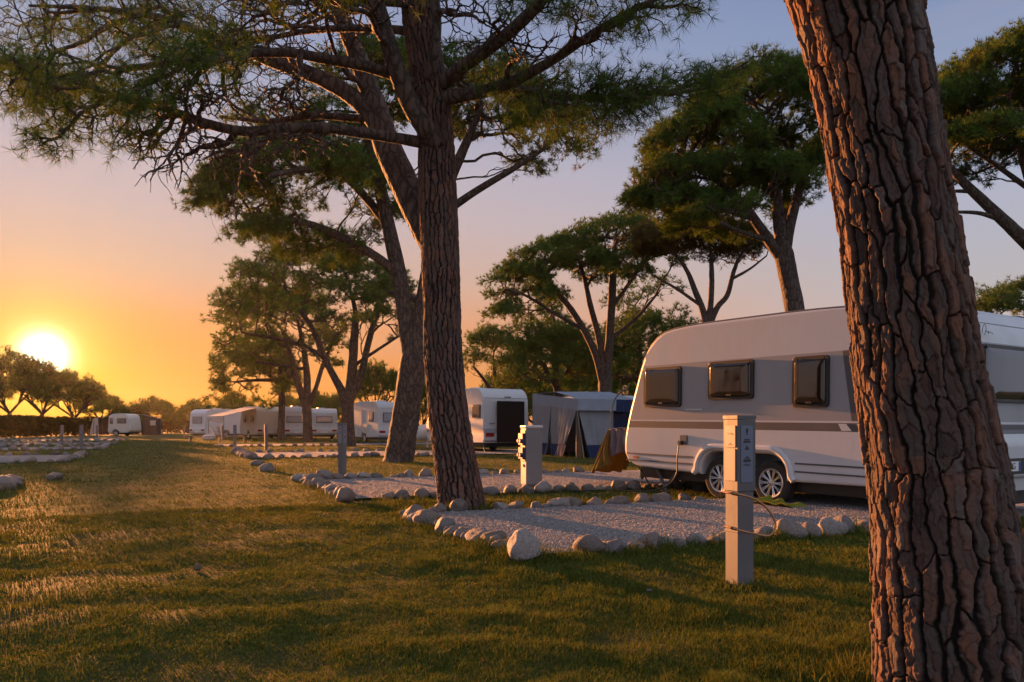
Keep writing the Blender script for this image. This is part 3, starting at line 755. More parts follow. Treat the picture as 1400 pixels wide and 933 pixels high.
# ------------------------------------------------------------------ the three big pines
def hang(SQ, T, ct, rng, out, tips, tcl, rt, chunk=3, out_bias=0.5):
    cen = np.array([t_.mean(0) for t_ in T]); own = []
    for cc in cen:
        L_ = np.linalg.norm(cc - SQ[:, :3], axis=1)
        own.append(int(np.argmin(L_)))
    own = np.maximum(np.array(own) - 4, 0) // chunk * chunk
    for o_ in np.unique(own):
        sel = np.where(own == o_)[0]; pts = np.concatenate([T[i] for i in sel]); p = SQ[o_, :3]
        cta = np.concatenate([ct[i] for i in sel])
        tg = SQ[min(o_ + 1, len(SQ) - 1), :3] - SQ[max(o_ - 1, 0), :3]; tg /= np.linalg.norm(tg) + 1e-9
        d = pts.mean(0) - p; d /= np.linalg.norm(d) + 1e-9; d = d + tg * out_bias; d /= np.linalg.norm(d)
        nb = len(tips); grow(p, d, pts, rt, SQ[o_, 3] * 0.75, rng, out, tips, up=0.15)
        lk = {tuple(np.round(a, 5)): b for a, b in zip(pts, cta)}
        for e, _ in tips[nb:]: tcl.append(lk[tuple(np.round(e, 5))])

def big_pine(label, base, tV, tP, attrs, limbs, seed, needles, L, wd, rt, ntuft, matn='needles', tmat='barkgeo', group=None, lsides=12):
    rng = np.random.default_rng(seed); sv, out, tips, tcl, isb = [], [], [], [], []
    for li, l in enumerate(limbs):
        q, V, Pp = limb(l['p'], l['r'], None, lsides, 0.05, seed + li); sv.append((V, Pp))
        T, ct = [], []
        for (px, py, Y, r, n, *o) in l.get('c', []):
            v = rng.standard_normal((n, 3)); v /= np.linalg.norm(v, axis=1)[:, None]; v *= r * rng.uniform(0.3, 1.0, (n, 1)) ** 0.7 * np.array([1, 1, 0.5])
            T.append(W(px, py, Y) + v); ct.append(np.full(n, (-9 if o and o[0] else 0) + np.clip(0.42 + 0.18 * rng.standard_normal(), 0.03, .9)))
        if T: hang(q[int(len(q) * l.get('from', 0.2)):], T, ct, rng, out, tips, tcl, rt)
    a = np.array([x for x, _ in tips]); b = np.array([x for _, x in tips]); c = np.array(tcl)
    k = c > -5
    leaf = lambda aa, bb, cc: needle_mesh(aa, bb, needles, L, wd, rng, cc, back=L * 1.3, ntuft=ntuft, open_=0.75, al=.55)
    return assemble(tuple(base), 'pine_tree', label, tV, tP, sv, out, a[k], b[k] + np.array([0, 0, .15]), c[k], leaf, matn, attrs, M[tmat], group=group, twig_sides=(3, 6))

# nearest trunk
Y1 = 3.15; k1 = Y1 / F * 0.885
def pth(rows, Y, k, low=None):
    return [(*W(cx_, py, Y), hw * k) for cx_, py, hw in rows]
rows1 = [(1308, 985, 124), (1303, 950, 116), (1299, 860, 110), (1294, 775, 106.5), (1285, 700, 100), (1274, 620, 95), (1254, 510, 88), (1239, 400, 86), (1225, 300, 82), (1209, 200, 82), (1198, 140, 83), (1185, 65, 86), (1169, 0, 92), (1148, -80, 94), (1100, -300, 82), (1070, -600, 72), (1050, -1000, 60), (1040, -1500, 40)]
p1 = pth(rows1, Y1, k1); p1 = [(x, y + 0.0, z, r) for x, y, z, r in p1]
fine1 = catmull(np.array(p1[:15]), 700)
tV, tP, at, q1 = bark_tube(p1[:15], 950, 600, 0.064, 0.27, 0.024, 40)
up = p1[14:]
def PXY(x, y, z): return (CX + x / y * F, HY - (z - EYE) / y * F, y)
tc = [(q1[-1][0] - .35, q1[-1][1] + .2), (q1[-1][0] - .5, q1[-1][1] + .5)]
cr1 = [(tc[1][0] + .9 * math.sqrt(i) * math.cos(i * 2.4), max(3.0, tc[1][1] + .9 * math.sqrt(i) * math.sin(i * 2.4)), 8.2 + (i % 5) * .3 - .02 * i) for i in range(18)]
up1 = [(q1[-1][0], q1[-1][1], q1[-1][2] - .15), (tc[0][0], tc[0][1], 5.2), (tc[1][0], tc[1][1], 6.6), (tc[1][0], tc[1][1], 8.0)]
l1 = [{'p': [PXY(*p) for p in up1], 'r': [.27, .22, .17, .07], 'from': .4, 'c': [(*PXY(*p), .7, 24) for p in cr1]}]
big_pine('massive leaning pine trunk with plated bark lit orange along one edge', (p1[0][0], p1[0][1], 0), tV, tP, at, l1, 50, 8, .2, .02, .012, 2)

# thick middle pine
Y2 = 10.1; k2 = Y2 / F
rows2 = [(634, 706, 39), (632, 697, 34), (629, 672, 31.5), (624, 640, 29.5), (613, 560, 27.5), (606, 480, 26.5), (604, 400, 26), (601, 330, 26.5), (598, 260, 26), (596, 200, 25), (588, 120, 24.5), (577, 50, 23), (571, 0, 22), (566, -80, 19), (570, -200, 15), (580, -330, 10)]
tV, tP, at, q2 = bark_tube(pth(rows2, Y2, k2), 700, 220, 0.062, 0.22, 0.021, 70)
def cl(spec):  # (px, py, Y, spread px, n clumps, tips per clump, radius, bare)
    r = np.random.default_rng(int(spec[0] * 7 + spec[1] * 3) % 99991); o = []
    px, py, Y, sxp, syp, sY, n, per, rad, bare = spec
    if not bare: per *= .46; rad *= 1.15
    for i in range(n): o.append((px + sxp * r.uniform(-1, 1), py + syp * r.uniform(-1, 1), Y + sY * r.uniform(-1, 1), rad * r.uniform(.8, 1.25), max(4, int(per * r.uniform(.7, 1.3))), bare))
    return o
def cls(*s): return sum((cl(x) for x in s), [])
h = lambda *v: [x * k2 for x in v]
l2 = [
 # second stem leaving behind the trunk and leaning over the avenue
 {'p': [(604, 362, 10.1), (580, 310, 10.35), (552, 250, 10.6), (528, 195, 10.8), (506, 125, 11.0), (480, 55, 11.2), (452, -10, 11.4), (420, -110, 11.6)], 'r': h(15, 20, 21, 20, 16, 13.5, 11.5, 7), 'from': .45,
  'c': cls((450, 40, 11.4, 70, 50, 1.2, 7, 20, .45, 1), (430, -90, 11.6, 120, 60, 2.5, 18, 30, .5, 0))},
 {'p': [(527, 190, 10.8), (490, 140, 10.9), (440, 108, 11.0), (375, 84, 11.1), (308, 58, 11.2), (225, 26, 11.3), (130, 12, 11.4), (40, 8, 11.5)], 'r': h(13, 12.5, 11.5, 10.5, 8, 6, 4, 2), 'from': .3,
  'c': cls((150, 30, 11.6, 150, 42, 1.4, 26, 30, .48, 0), (90, 110, 11.2, 85, 50, 1.2, 17, 30, .42, 0), (250, 20, 11.6, 90, 30, 1.2, 10, 24, .5, 0), (330, 100, 11.2, 70, 45, .8, 8, 22, .5, 1), (60, -60, 12, 160, 40, 1.5, 10, 26, .5, 0))},
 {'p': [(572, 120, 10.0), (545, 106, 9.8), (500, 91, 9.5), (440, 80, 9.2), (390, 72, 8.9), (320, 75, 8.6), (240, 85, 8.3), (160, 95, 8.0)], 'r': h(7.5, 7.2, 6.8, 6.2, 5.6, 5, 3.8, 2), 'from': .35,
  'c': cls((190, 105, 8.1, 120, 45, .7, 16, 28, .36, 0), (280, 60, 8.4, 70, 40, .8, 8, 24, .4, 0), (340, 120, 8.6, 80, 40, .6, 8, 20, .45, 1))},
 {'p': [(575, 52, 10.1), (550, 42, 10.2), (500, 39, 10.5), (450, 40, 10.8), (400, 46, 11.2), (330, 62, 11.6)], 'r': h(6.5, 6, 5.5, 5, 4, 2.5), 'from': .35,
  'c': cls((390, 20, 11.2, 90, 40, .9, 10, 20, .45, 1), (300, 70, 11.8, 60, 40, .6, 6, 24, .4, 0))},
 {'p': [(573, 8, 10.1), (540, 3, 9.8), (490, 2, 9.5), (440, -3, 9.2), (380, -18, 8.9)], 'r': h(6, 6, 5.5, 5, 3.5), 'from': .35,
  'c': cls((400, 20, 9.0, 90, 35, .7, 9, 18, .4, 1), (380, -40, 8.8, 90, 30, 1.0, 10, 26, .45, 0))},
 # long low limb with bare twigs under it
 {'p': [(585, 197, 10.0), (560, 192, 9.9), (510, 184, 9.6), (450, 176, 9.3), (385, 176, 9.0), (335, 180, 8.8), (285, 170, 8.6), (235, 152, 8.4), (185, 136, 8.2), (130, 122, 8.0), (80, 105, 7.9)], 'r': h(8, 7.6, 7, 6.6, 6.4, 6, 5.4, 4.6, 3.6, 2.6, 1.6), 'from': .3,
  'c': cls((300, 225, 8.7, 95, 32, .6, 13, 18, .38, 1), (200, 190, 8.4, 80, 32, .5, 12, 18, .34, 1), (410, 200, 9.2, 70, 25, .6, 7, 14, .35, 1), (120, 160, 8.0, 85, 34, .5, 16, 20, .3, 0), (60, 120, 7.9, 60, 42, .5, 13, 24, .3, 0), (160, 185, 8.2, 50, 14, .4, 6, 9, .26, 0), (240, 120, 8.5, 90, 30, .6, 8, 18, .36, 1))},
 {'p': [(520, 160, 10.85), (490, 162, 10.8), (430, 158, 10.5), (370, 166, 10.2), (300, 160, 10.0)], 'r': h(6, 5.6, 5, 3.6, 2), 'from': .3,
  'c': cls((360, 150, 10.2, 80, 40, .5, 9, 16, .4, 1))},
 # stem rising in front of the trunk
 {'p': [(596, 196, 9.95), (578, 170, 9.8), (560, 140, 9.72), (543, 98, 9.65), (527, 45, 9.6), (514, 0, 9.55), (500, -70, 9.5), (480, -150, 9.4)], 'r': h(14, 13.5, 13, 12, 11, 10.5, 8.5, 6), 'from': .5,
  'c': cls((480, -60, 9.3, 120, 50, 2.0, 14, 26, .5, 0), (470, 20, 9.4, 50, 30, .8, 6, 14, .4, 1))},
 {'p': [(588, 110, 9.9), (594, 70, 9.8), (597, 25, 9.75), (592, -30, 9.7), (590, -90, 9.6)], 'r': h(7, 7, 6.5, 5.5, 4), 'from': .5,
  'c': cls((630, 20, 9.6, 45, 30, .8, 6, 14, .4, 1), (590, -80, 9.5, 90, 40, 1.6, 9, 24, .5, 0))},
 {'p': [(600, 118, 10.0), (640, 86, 9.7), (690, 50, 9.3), (738, 4, 8.9), (775, -45, 8.5)], 'r': h(9.5, 9, 8, 7.5, 5.5), 'from': .3,
  'c': cls((690, 30, 9.2, 60, 35, .7, 7, 14, .4, 1), (770, -20, 8.6, 80, 28, .9, 11, 24, .42, 0), (730, 10, 9.0, 50, 20, .5, 4, 16, .3, 0))},
 {'p': [(604, 134, 10.0), (650, 128, 9.8), (700, 112, 9.5), (760, 80, 9.2), (820, 40, 8.9), (870, 12, 8.7), (920, -12, 8.5)], 'r': h(9.5, 8.6, 7.2, 5.6, 4.6, 3.6, 2.2), 'from': .3,
  'c': cls((850, 25, 8.8, 60, 24, .6, 10, 20, .3, 0), (915, 8, 8.6, 30, 16, .5, 5, 18, .26, 0), (800, 45, 9.0, 45, 30, .4, 5, 14, .3, 1), (730, 60, 9.2, 50, 30, .5, 5, 12, .3, 1))},
 {'p': [(660, 127, 9.75), (710, 122, 9.9), (770, 132, 10.1), (830, 136, 10.2), (900, 128, 10.3), (960, 112, 10.4), (1015, 94, 10.5)], 'r': h(6, 5.4, 4.6, 4, 3.2, 2.4, 1.2), 'from': .2,
  'c': cls((780, 118, 10.1, 75, 28, .6, 16, 26, .36, 0), (880, 122, 10.3, 60, 26, .6, 14, 26, .34, 0), (960, 105, 10.4, 45, 18, .4, 9, 18, .3, 0), (1012, 92, 10.5, 15, 10, .2, 4, 9, .2, 0), (770, 165, 10.0, 55, 22, .5, 10, 22, .34, 0), (850, 160, 10.2, 40, 16, .4, 6, 18, .3, 0), (690, 118, 9.8, 40, 30, .4, 6, 18, .34, 0), (930, 125, 10.3, 60, 24, .4, 10, 22, .3, 0), (990, 98, 10.5, 30, 14, .3, 7, 16, .24, 0))},
 {'p': [(571, -20, 10.1), (575, -120, 10.1), (590, -260, 10.1)], 'r': h(16, 13, 6), 'from': .3,
  'c': cls((600, -260, 10.2, 300, 60, 3.0, 30, 28, .6, 0))},
]
big_pine('tall thick pine rising from the stone border with branches spreading over the avenue', tuple(G(632, 697)), tV, tP, at, l2, 60, 16, .165, .0062, .0066, 2)

def lobes(*spec):
    """crown made of lobes: (px, py, Y, rx px, ry px, depth m, n)"""
    def f(rng):
        o = []
        for px, py, Y, rx, ry, dp, n in spec:
            for i in range(n):
                a = rng.uniform(0, 6.283); q = math.sqrt(rng.random()); hgt = math.sqrt(max(1 - q * q, 0))
                k = Y / F; c = W(px, py, Y)
                o.append((c[0] + rx * k * q * math.cos(a), c[1] + dp * q * math.sin(a), c[2] + ry * k * hgt * (1 - 0.22 * rng.random() ** 2)))
        return np.array(o)
    return f
# forked pine behind it
Y3 = 23.6; B3 = G(545, 633)
pine('forked leaning pine with its crown half behind the thick trunk', B3,
     [(543, 640, 24), (546, 625, 20), (553, 580, 18.5), (559, 535, 18), (566, 490, 18), (571, 465, 14)],
     [[(565, 495, 14), (558, 455, 13), (550, 400, 11.5), (540, 350, 11), (529, 300, 10), (519, 252, 9), (508, 205, 8), (500, 150, 5), (495, 110, 3)],
      [(568, 490, 14), (574, 450, 13), (580, 410, 12), (590, 350, 11), (604, 290, 9), (618, 240, 8), (640, 190, 6), (660, 140, 3)],
      [(545, 376, 7), (515, 352, 6.5, -.3), (470, 326, 6, -.6), (420, 306, 5, -.9), (370, 300, 4, -1.2), (330, 292, 2, -1.4)],
      [(531, 310, 6), (500, 270, 6, .5), (460, 232, 5, 1), (420, 205, 4, 1.5), (390, 180, 2, 2)],
      [(519, 255, 6), (470, 235, 5, -1.4), (420, 232, 4, -2.2), (370, 240, 3, -3)],
      [(602, 295, 6), (650, 262, 5, -.5), (700, 232, 4, -1), (750, 200, 2, -1.3)],
      [(578, 420, 4), (560, 405, 3.5), (530, 400, 2.5)]],
     540, Y3, 262, 84, 262, 150, 20, 81, crad=.6, needles=12, L=.22, wd=.018, fill=.5, bare=.06, rt=.0085, attach=.15, tsides=30, ntuft=3,
     shape=lobes((425, 322, Y3, 125, 125, 3.4, 95), (338, 332, Y3, 62, 95, 2.4, 52), (430, 215, Y3, 90, 60, 2.6, 30), (520, 190, Y3, 110, 100, 3.6, 55), (400, 352, Y3, 95, 30, 2.4, 24), (640, 180, Y3, 120, 75, 3.6, 55), (740, 215, Y3, 60, 60, 2.4, 30), (560, 130, Y3, 90, 40, 3.0, 24)))
# ------------------------------------------------------------------ other pines
GR = 'umbrella pines beyond the pitches'
Y4 = 41.8
pine('three stemmed V shaped pine standing beside the rounded cream caravan', G(478, 610.5),
     [(477, 615, 11), (477, 605, 9), (476, 580, 8.3), (475, 556, 8.5), (474, 545, 8)],
     [[(472, 555, 7), (467, 535, 6), (456, 514, 5), (441, 484, 4.5), (430, 455, 4), (415, 430, 3), (400, 410, 2)],
      [(476, 550, 7), (479, 530, 7), (482, 500, 6.5), (484, 468, 6), (486, 430, 4), (480, 400, 2)],
      [(478, 548, 6), (487, 530, 5.5), (495, 508, 5), (502, 476, 4.5), (512, 440, 4), (525, 410, 2)],
      [(445, 490, 3), (410, 470, 2.5, -.8), (370, 462, 2, -1.5), (330, 455, 1.4, -2)],
      [(484, 500, 2.5), (520, 476, 2, .5), (560, 450, 1.5, 1)]],
     440, Y4, 455, 350, 142, 210, 17, 91, needles=10, L=.30, wd=.034, crad=.6, rt=.011, fill=.15, Ry=5, attach=.25)
pine('slim forked pine growing between the two white caravan backs', G(420.5, 605),
     [(421, 609, 9), (421, 600, 7), (420, 575, 6.2), (419, 556, 6.5), (418, 548, 6)],
     [[(417, 556, 5), (411, 535, 4.5), (403, 509, 4), (396, 480, 3), (385, 450, 2)], [(419, 552, 5.5), (420, 520, 5), (417, 490, 4), (412, 460, 3), (405, 430, 2)], [(421, 553, 4.5), (431, 533, 3.2), (441, 501, 3), (452, 475, 2), (462, 455, 1.4)],
      [(418, 505, 2.5), (385, 500, 2), (350, 495, 1.5)]],
     385, 55, 500, 398, 82, 130, 15, 92, needles=10, L=.36, wd=.044, crad=.6, rt=.013, fill=.2, attach=.25)
pine('dark pine with a low crown over the caravan with the pale awning', G(383.5, 601.5),
     [(383, 605, 7), (384, 598, 5), (385, 570, 4.6), (385, 540, 4.5), (384, 515, 4), (382, 490, 2.5)],
     [[(384, 530, 3), (365, 510, 2.4), (345, 500, 1.6)], [(385, 535, 3), (400, 510, 2.2), (412, 490, 1.4)], [(384, 520, 3), (350, 520, 2.2), (325, 522, 1.4)]],
     352, 62, 545, 470, 62, 100, 15, 93, needles=10, L=.4, wd=.048, crad=.6, rt=.014, fill=.25, attach=.2)
# right middle group
Y5 = 46
pine('broad umbrella pine with several dark stems behind the grey tent', G(828, 608),
     [(829, 612, 13), (829, 600, 11), (828, 560, 9.5), (827, 535, 9.5), (828, 515, 9)],
     [[(826, 530, 6), (814, 484, 5), (794, 444, 4.5), (771, 411, 4), (740, 385, 3), (715, 365, 1.6)], [(827, 520, 5), (819, 464, 4.5), (807, 418, 4), (800, 385, 3), (790, 350, 2)], [(829, 518, 6.5), (833, 470, 6), (836, 420, 5.5), (838, 375, 5), (840, 340, 3), (842, 320, 1.6)],
      [(800, 452, 2.6), (760, 430, 2.2, -.6), (720, 405, 1.8, -1.2), (690, 395, 1.2, -1.6)], [(836, 420, 3), (862, 385, 2.4), (885, 350, 1.6)], [(833, 465, 3), (870, 435, 2.4), (900, 400, 1.6)]],
     795, Y5, 425, 306, 130, 125, 18, 94, needles=11, L=.30, wd=.036, crad=.62, rt=.012, fill=.35, Ry=5, attach=.25,
     shape=lobes((840, 352, Y5, 85, 48, 4.2, 75), (765, 385, Y5, 75, 50, 4.2, 66), (708, 412, Y5, 44, 46, 3.2, 36), (800, 392, Y5, 100, 34, 4.5, 30), (700, 445, Y5, 30, 26, 2.0, 14), (735, 425, Y5, 40, 30, 3.0, 10), (885, 372, Y5, 42, 36, 3.0, 22)))
Y6 = 41
pine('sparse pine, orange sunlight coloured into its needles, with bare twigs just over the caravan roof', G(969, 611),
     [(969, 614, 11), (968, 600, 9), (968, 520, 7.5), (968, 470, 7), (968, 445, 6.5)],
     [[(967, 452, 5), (961, 425, 4.5), (951, 400, 4), (940, 372, 3), (925, 350, 2), (905, 335, 1.4)], [(968, 448, 5), (972, 410, 4), (973, 375, 3.5), (972, 345, 2)], [(969, 446, 5), (981, 420, 4), (994, 404, 3.6), (1003, 372, 3), (1012, 350, 2), (1025, 335, 1.2)],
      [(958, 418, 2.5), (925, 395, 2), (890, 375, 1.4)], [(1000, 382, 2.2), (1025, 368, 1.6), (1048, 350, 1)]],
     950, Y6, 375, 308, 95, 60, 18, 95, needles=10, L=.34, wd=.032, crad=.75, rt=.011, matn='needles_sunlit', attach=.2,
     shape=lobes((930, 345, Y6, 62, 36, 2.8, 42), (985, 340, Y6, 60, 22, 2.4, 16), (890, 345, Y6, 28, 24, 1.8, 16), (1010, 352, Y6, 42, 26, 2.2, 26), (960, 345, Y6, 70, 40, 2.6, 40)), bare=.05)
for cx_, Y_, rim_, top_, R_, n_, sd_, lab in ((757, 58, 530, 415, 68, 95, 96, 'dark dense pine filling the gap left of the stems behind the grey tent'), (872, 60, 525, 396, 88, 115, 97, 'dark dense pine between the grey tent and the big caravan nose')):
    b = G(cx_ + 8, HY + EYE * F / Y_)
    pine(lab, b, [(cx_ + 8, HY + EYE * F / Y_ + 3, 7), (cx_ + 8, 580, 6), (cx_ + 4, 520, 5), (cx_, 480, 4)],
         [[(cx_ + 6, 535, 3.5), (cx_ - 20, 490, 2.4), (cx_ - 38, 460, 1.4)], [(cx_ + 6, 530, 3.5), (cx_ + 28, 490, 2.4), (cx_ + 45, 465, 1.4)], [(cx_ + 4, 515, 3.5), (cx_ + 2, 460, 2.4), (cx_, 430, 1.4)]],
         cx_, Y_, rim_, top_, R_, n_, 20, sd_, needles=10, L=.44, wd=.052, crad=1.15, rt=.013, fill=.95, attach=.15)
Y8 = 62
pine('small round umbrella pine seen over the roof of the caravan with the black cover', G(675, 601.6),
     [(676, 604, 6), (676, 590, 4.5), (675, 555, 4), (674, 530, 4)],
     [[(674, 540, 3), (662, 520, 2.4), (648, 502, 1.6)], [(675, 535, 3), (676, 510, 2.4), (674, 488, 1.4)], [(675, 540, 3), (690, 518, 2.2), (700, 500, 1.4)]],
     673, Y8, 505, 458, 40, 55, 14, 98, needles=8, L=.42, wd=.045, crad=.75, rt=.011, attach=.15)
# big round crown over the caravan
Y7 = 25
T6 = pine('tall full crowned pine standing right behind the big caravan roof', G(1096, HY + EYE * F / Y7),
     [(1100, HY + EYE * F / Y7 + 4, 18), (1098, 600, 16.5), (1093, 500, 14), (1087, 428, 13), (1079, 385, 12.5), (1072, 350, 13), (1068, 338, 11)],
     [[(1066, 350, 8), (1045, 320, 7), (1020, 285, 6), (990, 255, 5), (955, 225, 4), (925, 205, 2)], [(1069, 345, 9), (1064, 290, 8), (1056, 240, 7), (1048, 190, 5), (1040, 150, 3)], [(1073, 348, 8), (1080, 310, 7), (1094, 255, 6), (1110, 212, 5), (1122, 175, 3)],
      [(1070, 340, 7), (1072, 290, 6, .8), (1080, 230, 5, 1.6), (1085, 170, 3, 2.4)], [(1030, 298, 5), (985, 285, 4, -.6), (940, 270, 3, -1.0), (895, 258, 1.6, -1.3)], [(1050, 328, 4), (1015, 318, 3, -1), (985, 305, 2, -1.8)], [(1104, 230, 4), (1135, 215, 3), (1160, 200, 2)]],
     1015, Y7, 290, 106, 150, 150, 17, 99, needles=12, L=.23, wd=.021, crad=.55, rt=.0085, attach=.2, tsides=24, ntuft=3,
     shape=lobes((1040, 190, Y7, 100, 85, 3.0, 89), (1100, 200, Y7, 60, 85, 2.5, 46), (960, 235, Y7, 75, 75, 2.6, 69), (920, 270, Y7, 52, 40, 2.0, 31), (1000, 270, Y7, 90, 40, 2.6, 34), (880, 285, Y7, 16, 18, .8, 11), (930, 300, Y7, 45, 30, 1.6, 26), (985, 315, Y7, 60, 35, 2.2, 31), (1050, 290, Y7, 60, 60, 2.2, 37), (1120, 250, Y7, 35, 45, 1.6, 20)))
Y9 = 24
pine('pine with spreading limbs rising beyond the rear of the big caravan', G(1505, HY + EYE * F / Y9),
     [(1510, HY + EYE * F / Y9 + 4, 20), (1503, 600, 17), (1480, 480, 15), (1455, 400, 14), (1440, 360, 13)],
     [[(1445, 372, 10), (1402, 330, 9), (1360, 290, 7.5), (1320, 252, 6), (1292, 222, 4), (1275, 200, 2)], [(1440, 362, 10), (1425, 300, 8), (1405, 240, 6), (1390, 190, 4), (1375, 150, 2)], [(1442, 364, 10), (1470, 290, 8), (1490, 220, 5), (1500, 160, 3)],
      [(1375, 303, 4), (1340, 292, 3), (1305, 290, 2)], [(1412, 262, 4), (1360, 225, 3), (1315, 195, 2)], [(1330, 262, 3), (1300, 262, 2), (1285, 268, 1)]],
     1420, Y9, 215, 70, 165, 120, 19, 101, needles=12, L=.23, wd=.021, crad=.6, rt=.0085, attach=.15, tsides=20, ntuft=3,
     shape=lobes((1390, 165, Y9, 110, 95, 3.2, 108), (1300, 185, Y9, 55, 60, 1.8, 43), (1340, 225, Y9, 90, 40, 2.4, 49), (1470, 160, Y9, 90, 85, 3.0, 58)), bare=.05)
Yb = 48
pine('low bushy pine crown showing over the rear roof of the big caravan', G(1392, HY + EYE * F / Yb),
     [(1392, HY + EYE * F / Yb + 3, 8), (1392, 560, 7), (1390, 480, 6), (1388, 440, 4)], [[(1390, 480, 4), (1365, 440, 3), (1345, 420, 2)], [(1390, 470, 4), (1410, 430, 3), (1420, 400, 2)]],
     1385, Yb, 425, 385, 60, 60, 15, 102, needles=9, L=.36, wd=.036, crad=.8, rt=.012, attach=.1, shape=lobes((1350, 432, Yb, 30, 30, 2.0, 16), (1405, 430, Yb, 35, 45, 2.2, 24), (1380, 440, Yb, 60, 25, 2.5, 16)))

# far umbrella pines against the glow: three built, the rest copied
def far_pine(seed, label, loc, Hh, R, rimh):
    rng = np.random.default_rng(seed)
    C = dome_clumps((0, 0), rimh, Hh, R, R, 105, rng, .2)
    T, ct = clump_tips(C, R * .15, 11, rng, .7)
    st = []; sv = []
    tr = np.array([(0, 0, -.1, .30), (0.05, 0, 1, .25), (.1, .05, rimh * .5, .22), (.1, 0, rimh * .62, .2)])
    q = catmull(tr, 14); tV, tP = tube(q[:, :3], q[:, 3], 10)
    SQ = [q[10:]]
    for j in range(5):
        a = j * 1.257 + rng.uniform(-.3, .3); p = np.array([(0.1, 0, rimh * .58, .15), (.3 * R * math.cos(a), .3 * R * math.sin(a), rimh * .85, .11), (.6 * R * math.cos(a), .6 * R * math.sin(a), rimh * 1.08, .06)])
        s = catmull(p, 12); sv.append(tube(s[:, :3], s[:, 3], 6)); SQ.append(s[3:])
    SQ = np.concatenate(SQ); out, tips, tcl = [], [], []
    hang(SQ, T, ct, rng, out, tips, tcl, .018)
    tp_ = np.array([a for a, _ in tips]); td = np.array([b for _, b in tips]) * .6 + np.array([0, 0, .5])
    leaf = lambda a, b, c_: needle_mesh(a, b, 8, .5, .06, rng, c_, back=.4, ntuft=2)
    r = assemble((0, 0, 0), 'pine_tree', label, tV, tP, sv, out, tp_, td, np.array(tcl), leaf, 'needles')
    r.location = loc; return r
def far_at(px, top, Y): return ((px - CX) / F * Y, Y, 0.0), EYE + (HY - top) / F * Y
f0, h0 = far_at(101, 523, 92); fp1 = far_pine(201, 'far umbrella pine with an open trunk just left of the caravan with two awnings', f0, h0, 4.0, 3.6)
f1, h1 = far_at(210, 551, 112); fp2 = far_pine(202, 'far rounded pine behind the roof of the caravan with two awnings', f1, h1, 3.9, 1.6)
f2, h2 = far_at(12, 490, 88); fp3 = far_pine(203, 'tallest far pine under the setting sun at the edge of the view', f2, h2, 4.2, 4.4)
for src, sh, px, top, Y_, rz, sxy, lab in (
    (fp1, h0, 58, 506, 90, 2.0, 1.0, 'far umbrella pine directly below the setting sun'), (fp1, h0, 138, 546, 110, 4.0, .95, 'low far pine just above the awning tent end, smallest under the sun'),
    (fp2, h1, 268, 554, 105, 1.0, .72, 'far pine dome between the two awning caravans'), (fp1, h0, 515, 508, 62, 1.2, .62, 'dark pine rising behind the cream caravan with the window in its side'),
    (fp2, h1, 577, 528, 62, 2.6, .6, 'bushy pine between the forked trunk and the thick trunk'), (fp2, h1, 430, 545, 84, 3.3, .75, 'low pine top behind the white caravan backs'), (fp2, h1, 395, 549, 90, .4, .6, 'far pine top seen between the slim forked trunks'),
    (fp2, h1, 462, 548, 80, 5.3, .6, 'low dark pine top left of the V shaped trunk'), (fp3, h2, -45, 498, 92, 1.2, 1.0, 'far pine cut by the edge of the view below the sun'), (fp2, h1, 172, 562, 118, 2.2, .8, 'dim far bush behind the cab of the two awning caravan'), (fp2, h1, 320, 548, 88, 3.0, .7, 'dark pine top over the pale awning roof'),
    (fp2, h1, 735, 520, 75, 1.9, .7, 'dark treetop right behind the black covered caravan'), (fp2, h1, 815, 525, 78, 2.9, .75, 'dark undergrowth pine low behind the grey tent roof'), (fp2, h1, 905, 520, 75, 4.4, .8, 'low dark treetop beside the big caravan nose'),
    (fp2, h1, 775, 505, 82, 0.9, 1.0, 'dark treetop filling the gap behind the grey tent ridge'), (fp2, h1, 850, 500, 84, 5.9, 1.0, 'dark treetop behind the blue end of the tent'), (fp2, h1, 700, 515, 80, 3.9, .9, 'dark treetop over the roof corner of the black covered caravan'), (fp2, h1, 940, 480, 70, 2.2, .9, 'dark tree mass touching the big caravan roof curve')):
    l_, hh = far_at(px, top, Y_); copy_tree(src, lab, l_, rz, (sxy, sxy, hh / sh))
# hedges
def hedge(label, pts, hgt, thick, n, seed):
    r = np.random.default_rng(seed); P = catmull(np.array(pts, float), 200); i = r.integers(0, 199, n)
    b = P[i] + (P[i + 1] - P[i]) * r.random((n, 1))
    hh = hgt * (1 + 0.18 * fbm(b[:, 0] * .4, b[:, 1] * .4, seed=seed))
    pos = np.stack([b[:, 0] + thick * r.uniform(-1, 1, n), b[:, 1] + thick * r.uniform(-1, 1, n), hh * r.random(n) ** .7], -1)
    rt_ = empty('hedge', (P[0, 0], P[0, 1], 0), 0, label, 'hedge')
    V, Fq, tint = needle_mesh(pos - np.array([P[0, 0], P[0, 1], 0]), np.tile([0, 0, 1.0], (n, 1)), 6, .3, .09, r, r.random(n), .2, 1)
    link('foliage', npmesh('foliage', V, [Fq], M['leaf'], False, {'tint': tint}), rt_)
    mb = MB()
    for j in range(2, 198, 7): mb.tube([(P[j, 0] - P[0, 0], P[j, 1] - P[0, 1], 0), (P[j, 0] - P[0, 0] + .1, P[j, 1] - P[0, 1], hgt * .5), (P[j, 0] - P[0, 0], P[j, 1] - P[0, 1], hgt * .85)], [.06, .05, .02], 6)
    mb.build('stems', M['bark'], rt_)
a = lambda px, Y_: ((px - CX) / F * Y_, Y_)
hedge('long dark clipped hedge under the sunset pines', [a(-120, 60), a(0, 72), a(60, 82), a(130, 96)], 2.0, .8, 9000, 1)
hedge('low dark hedge closing the end of the avenue', [a(150, 118), a(200, 116), a(255, 112), a(300, 108)], 1.9, .8, 5000, 2)

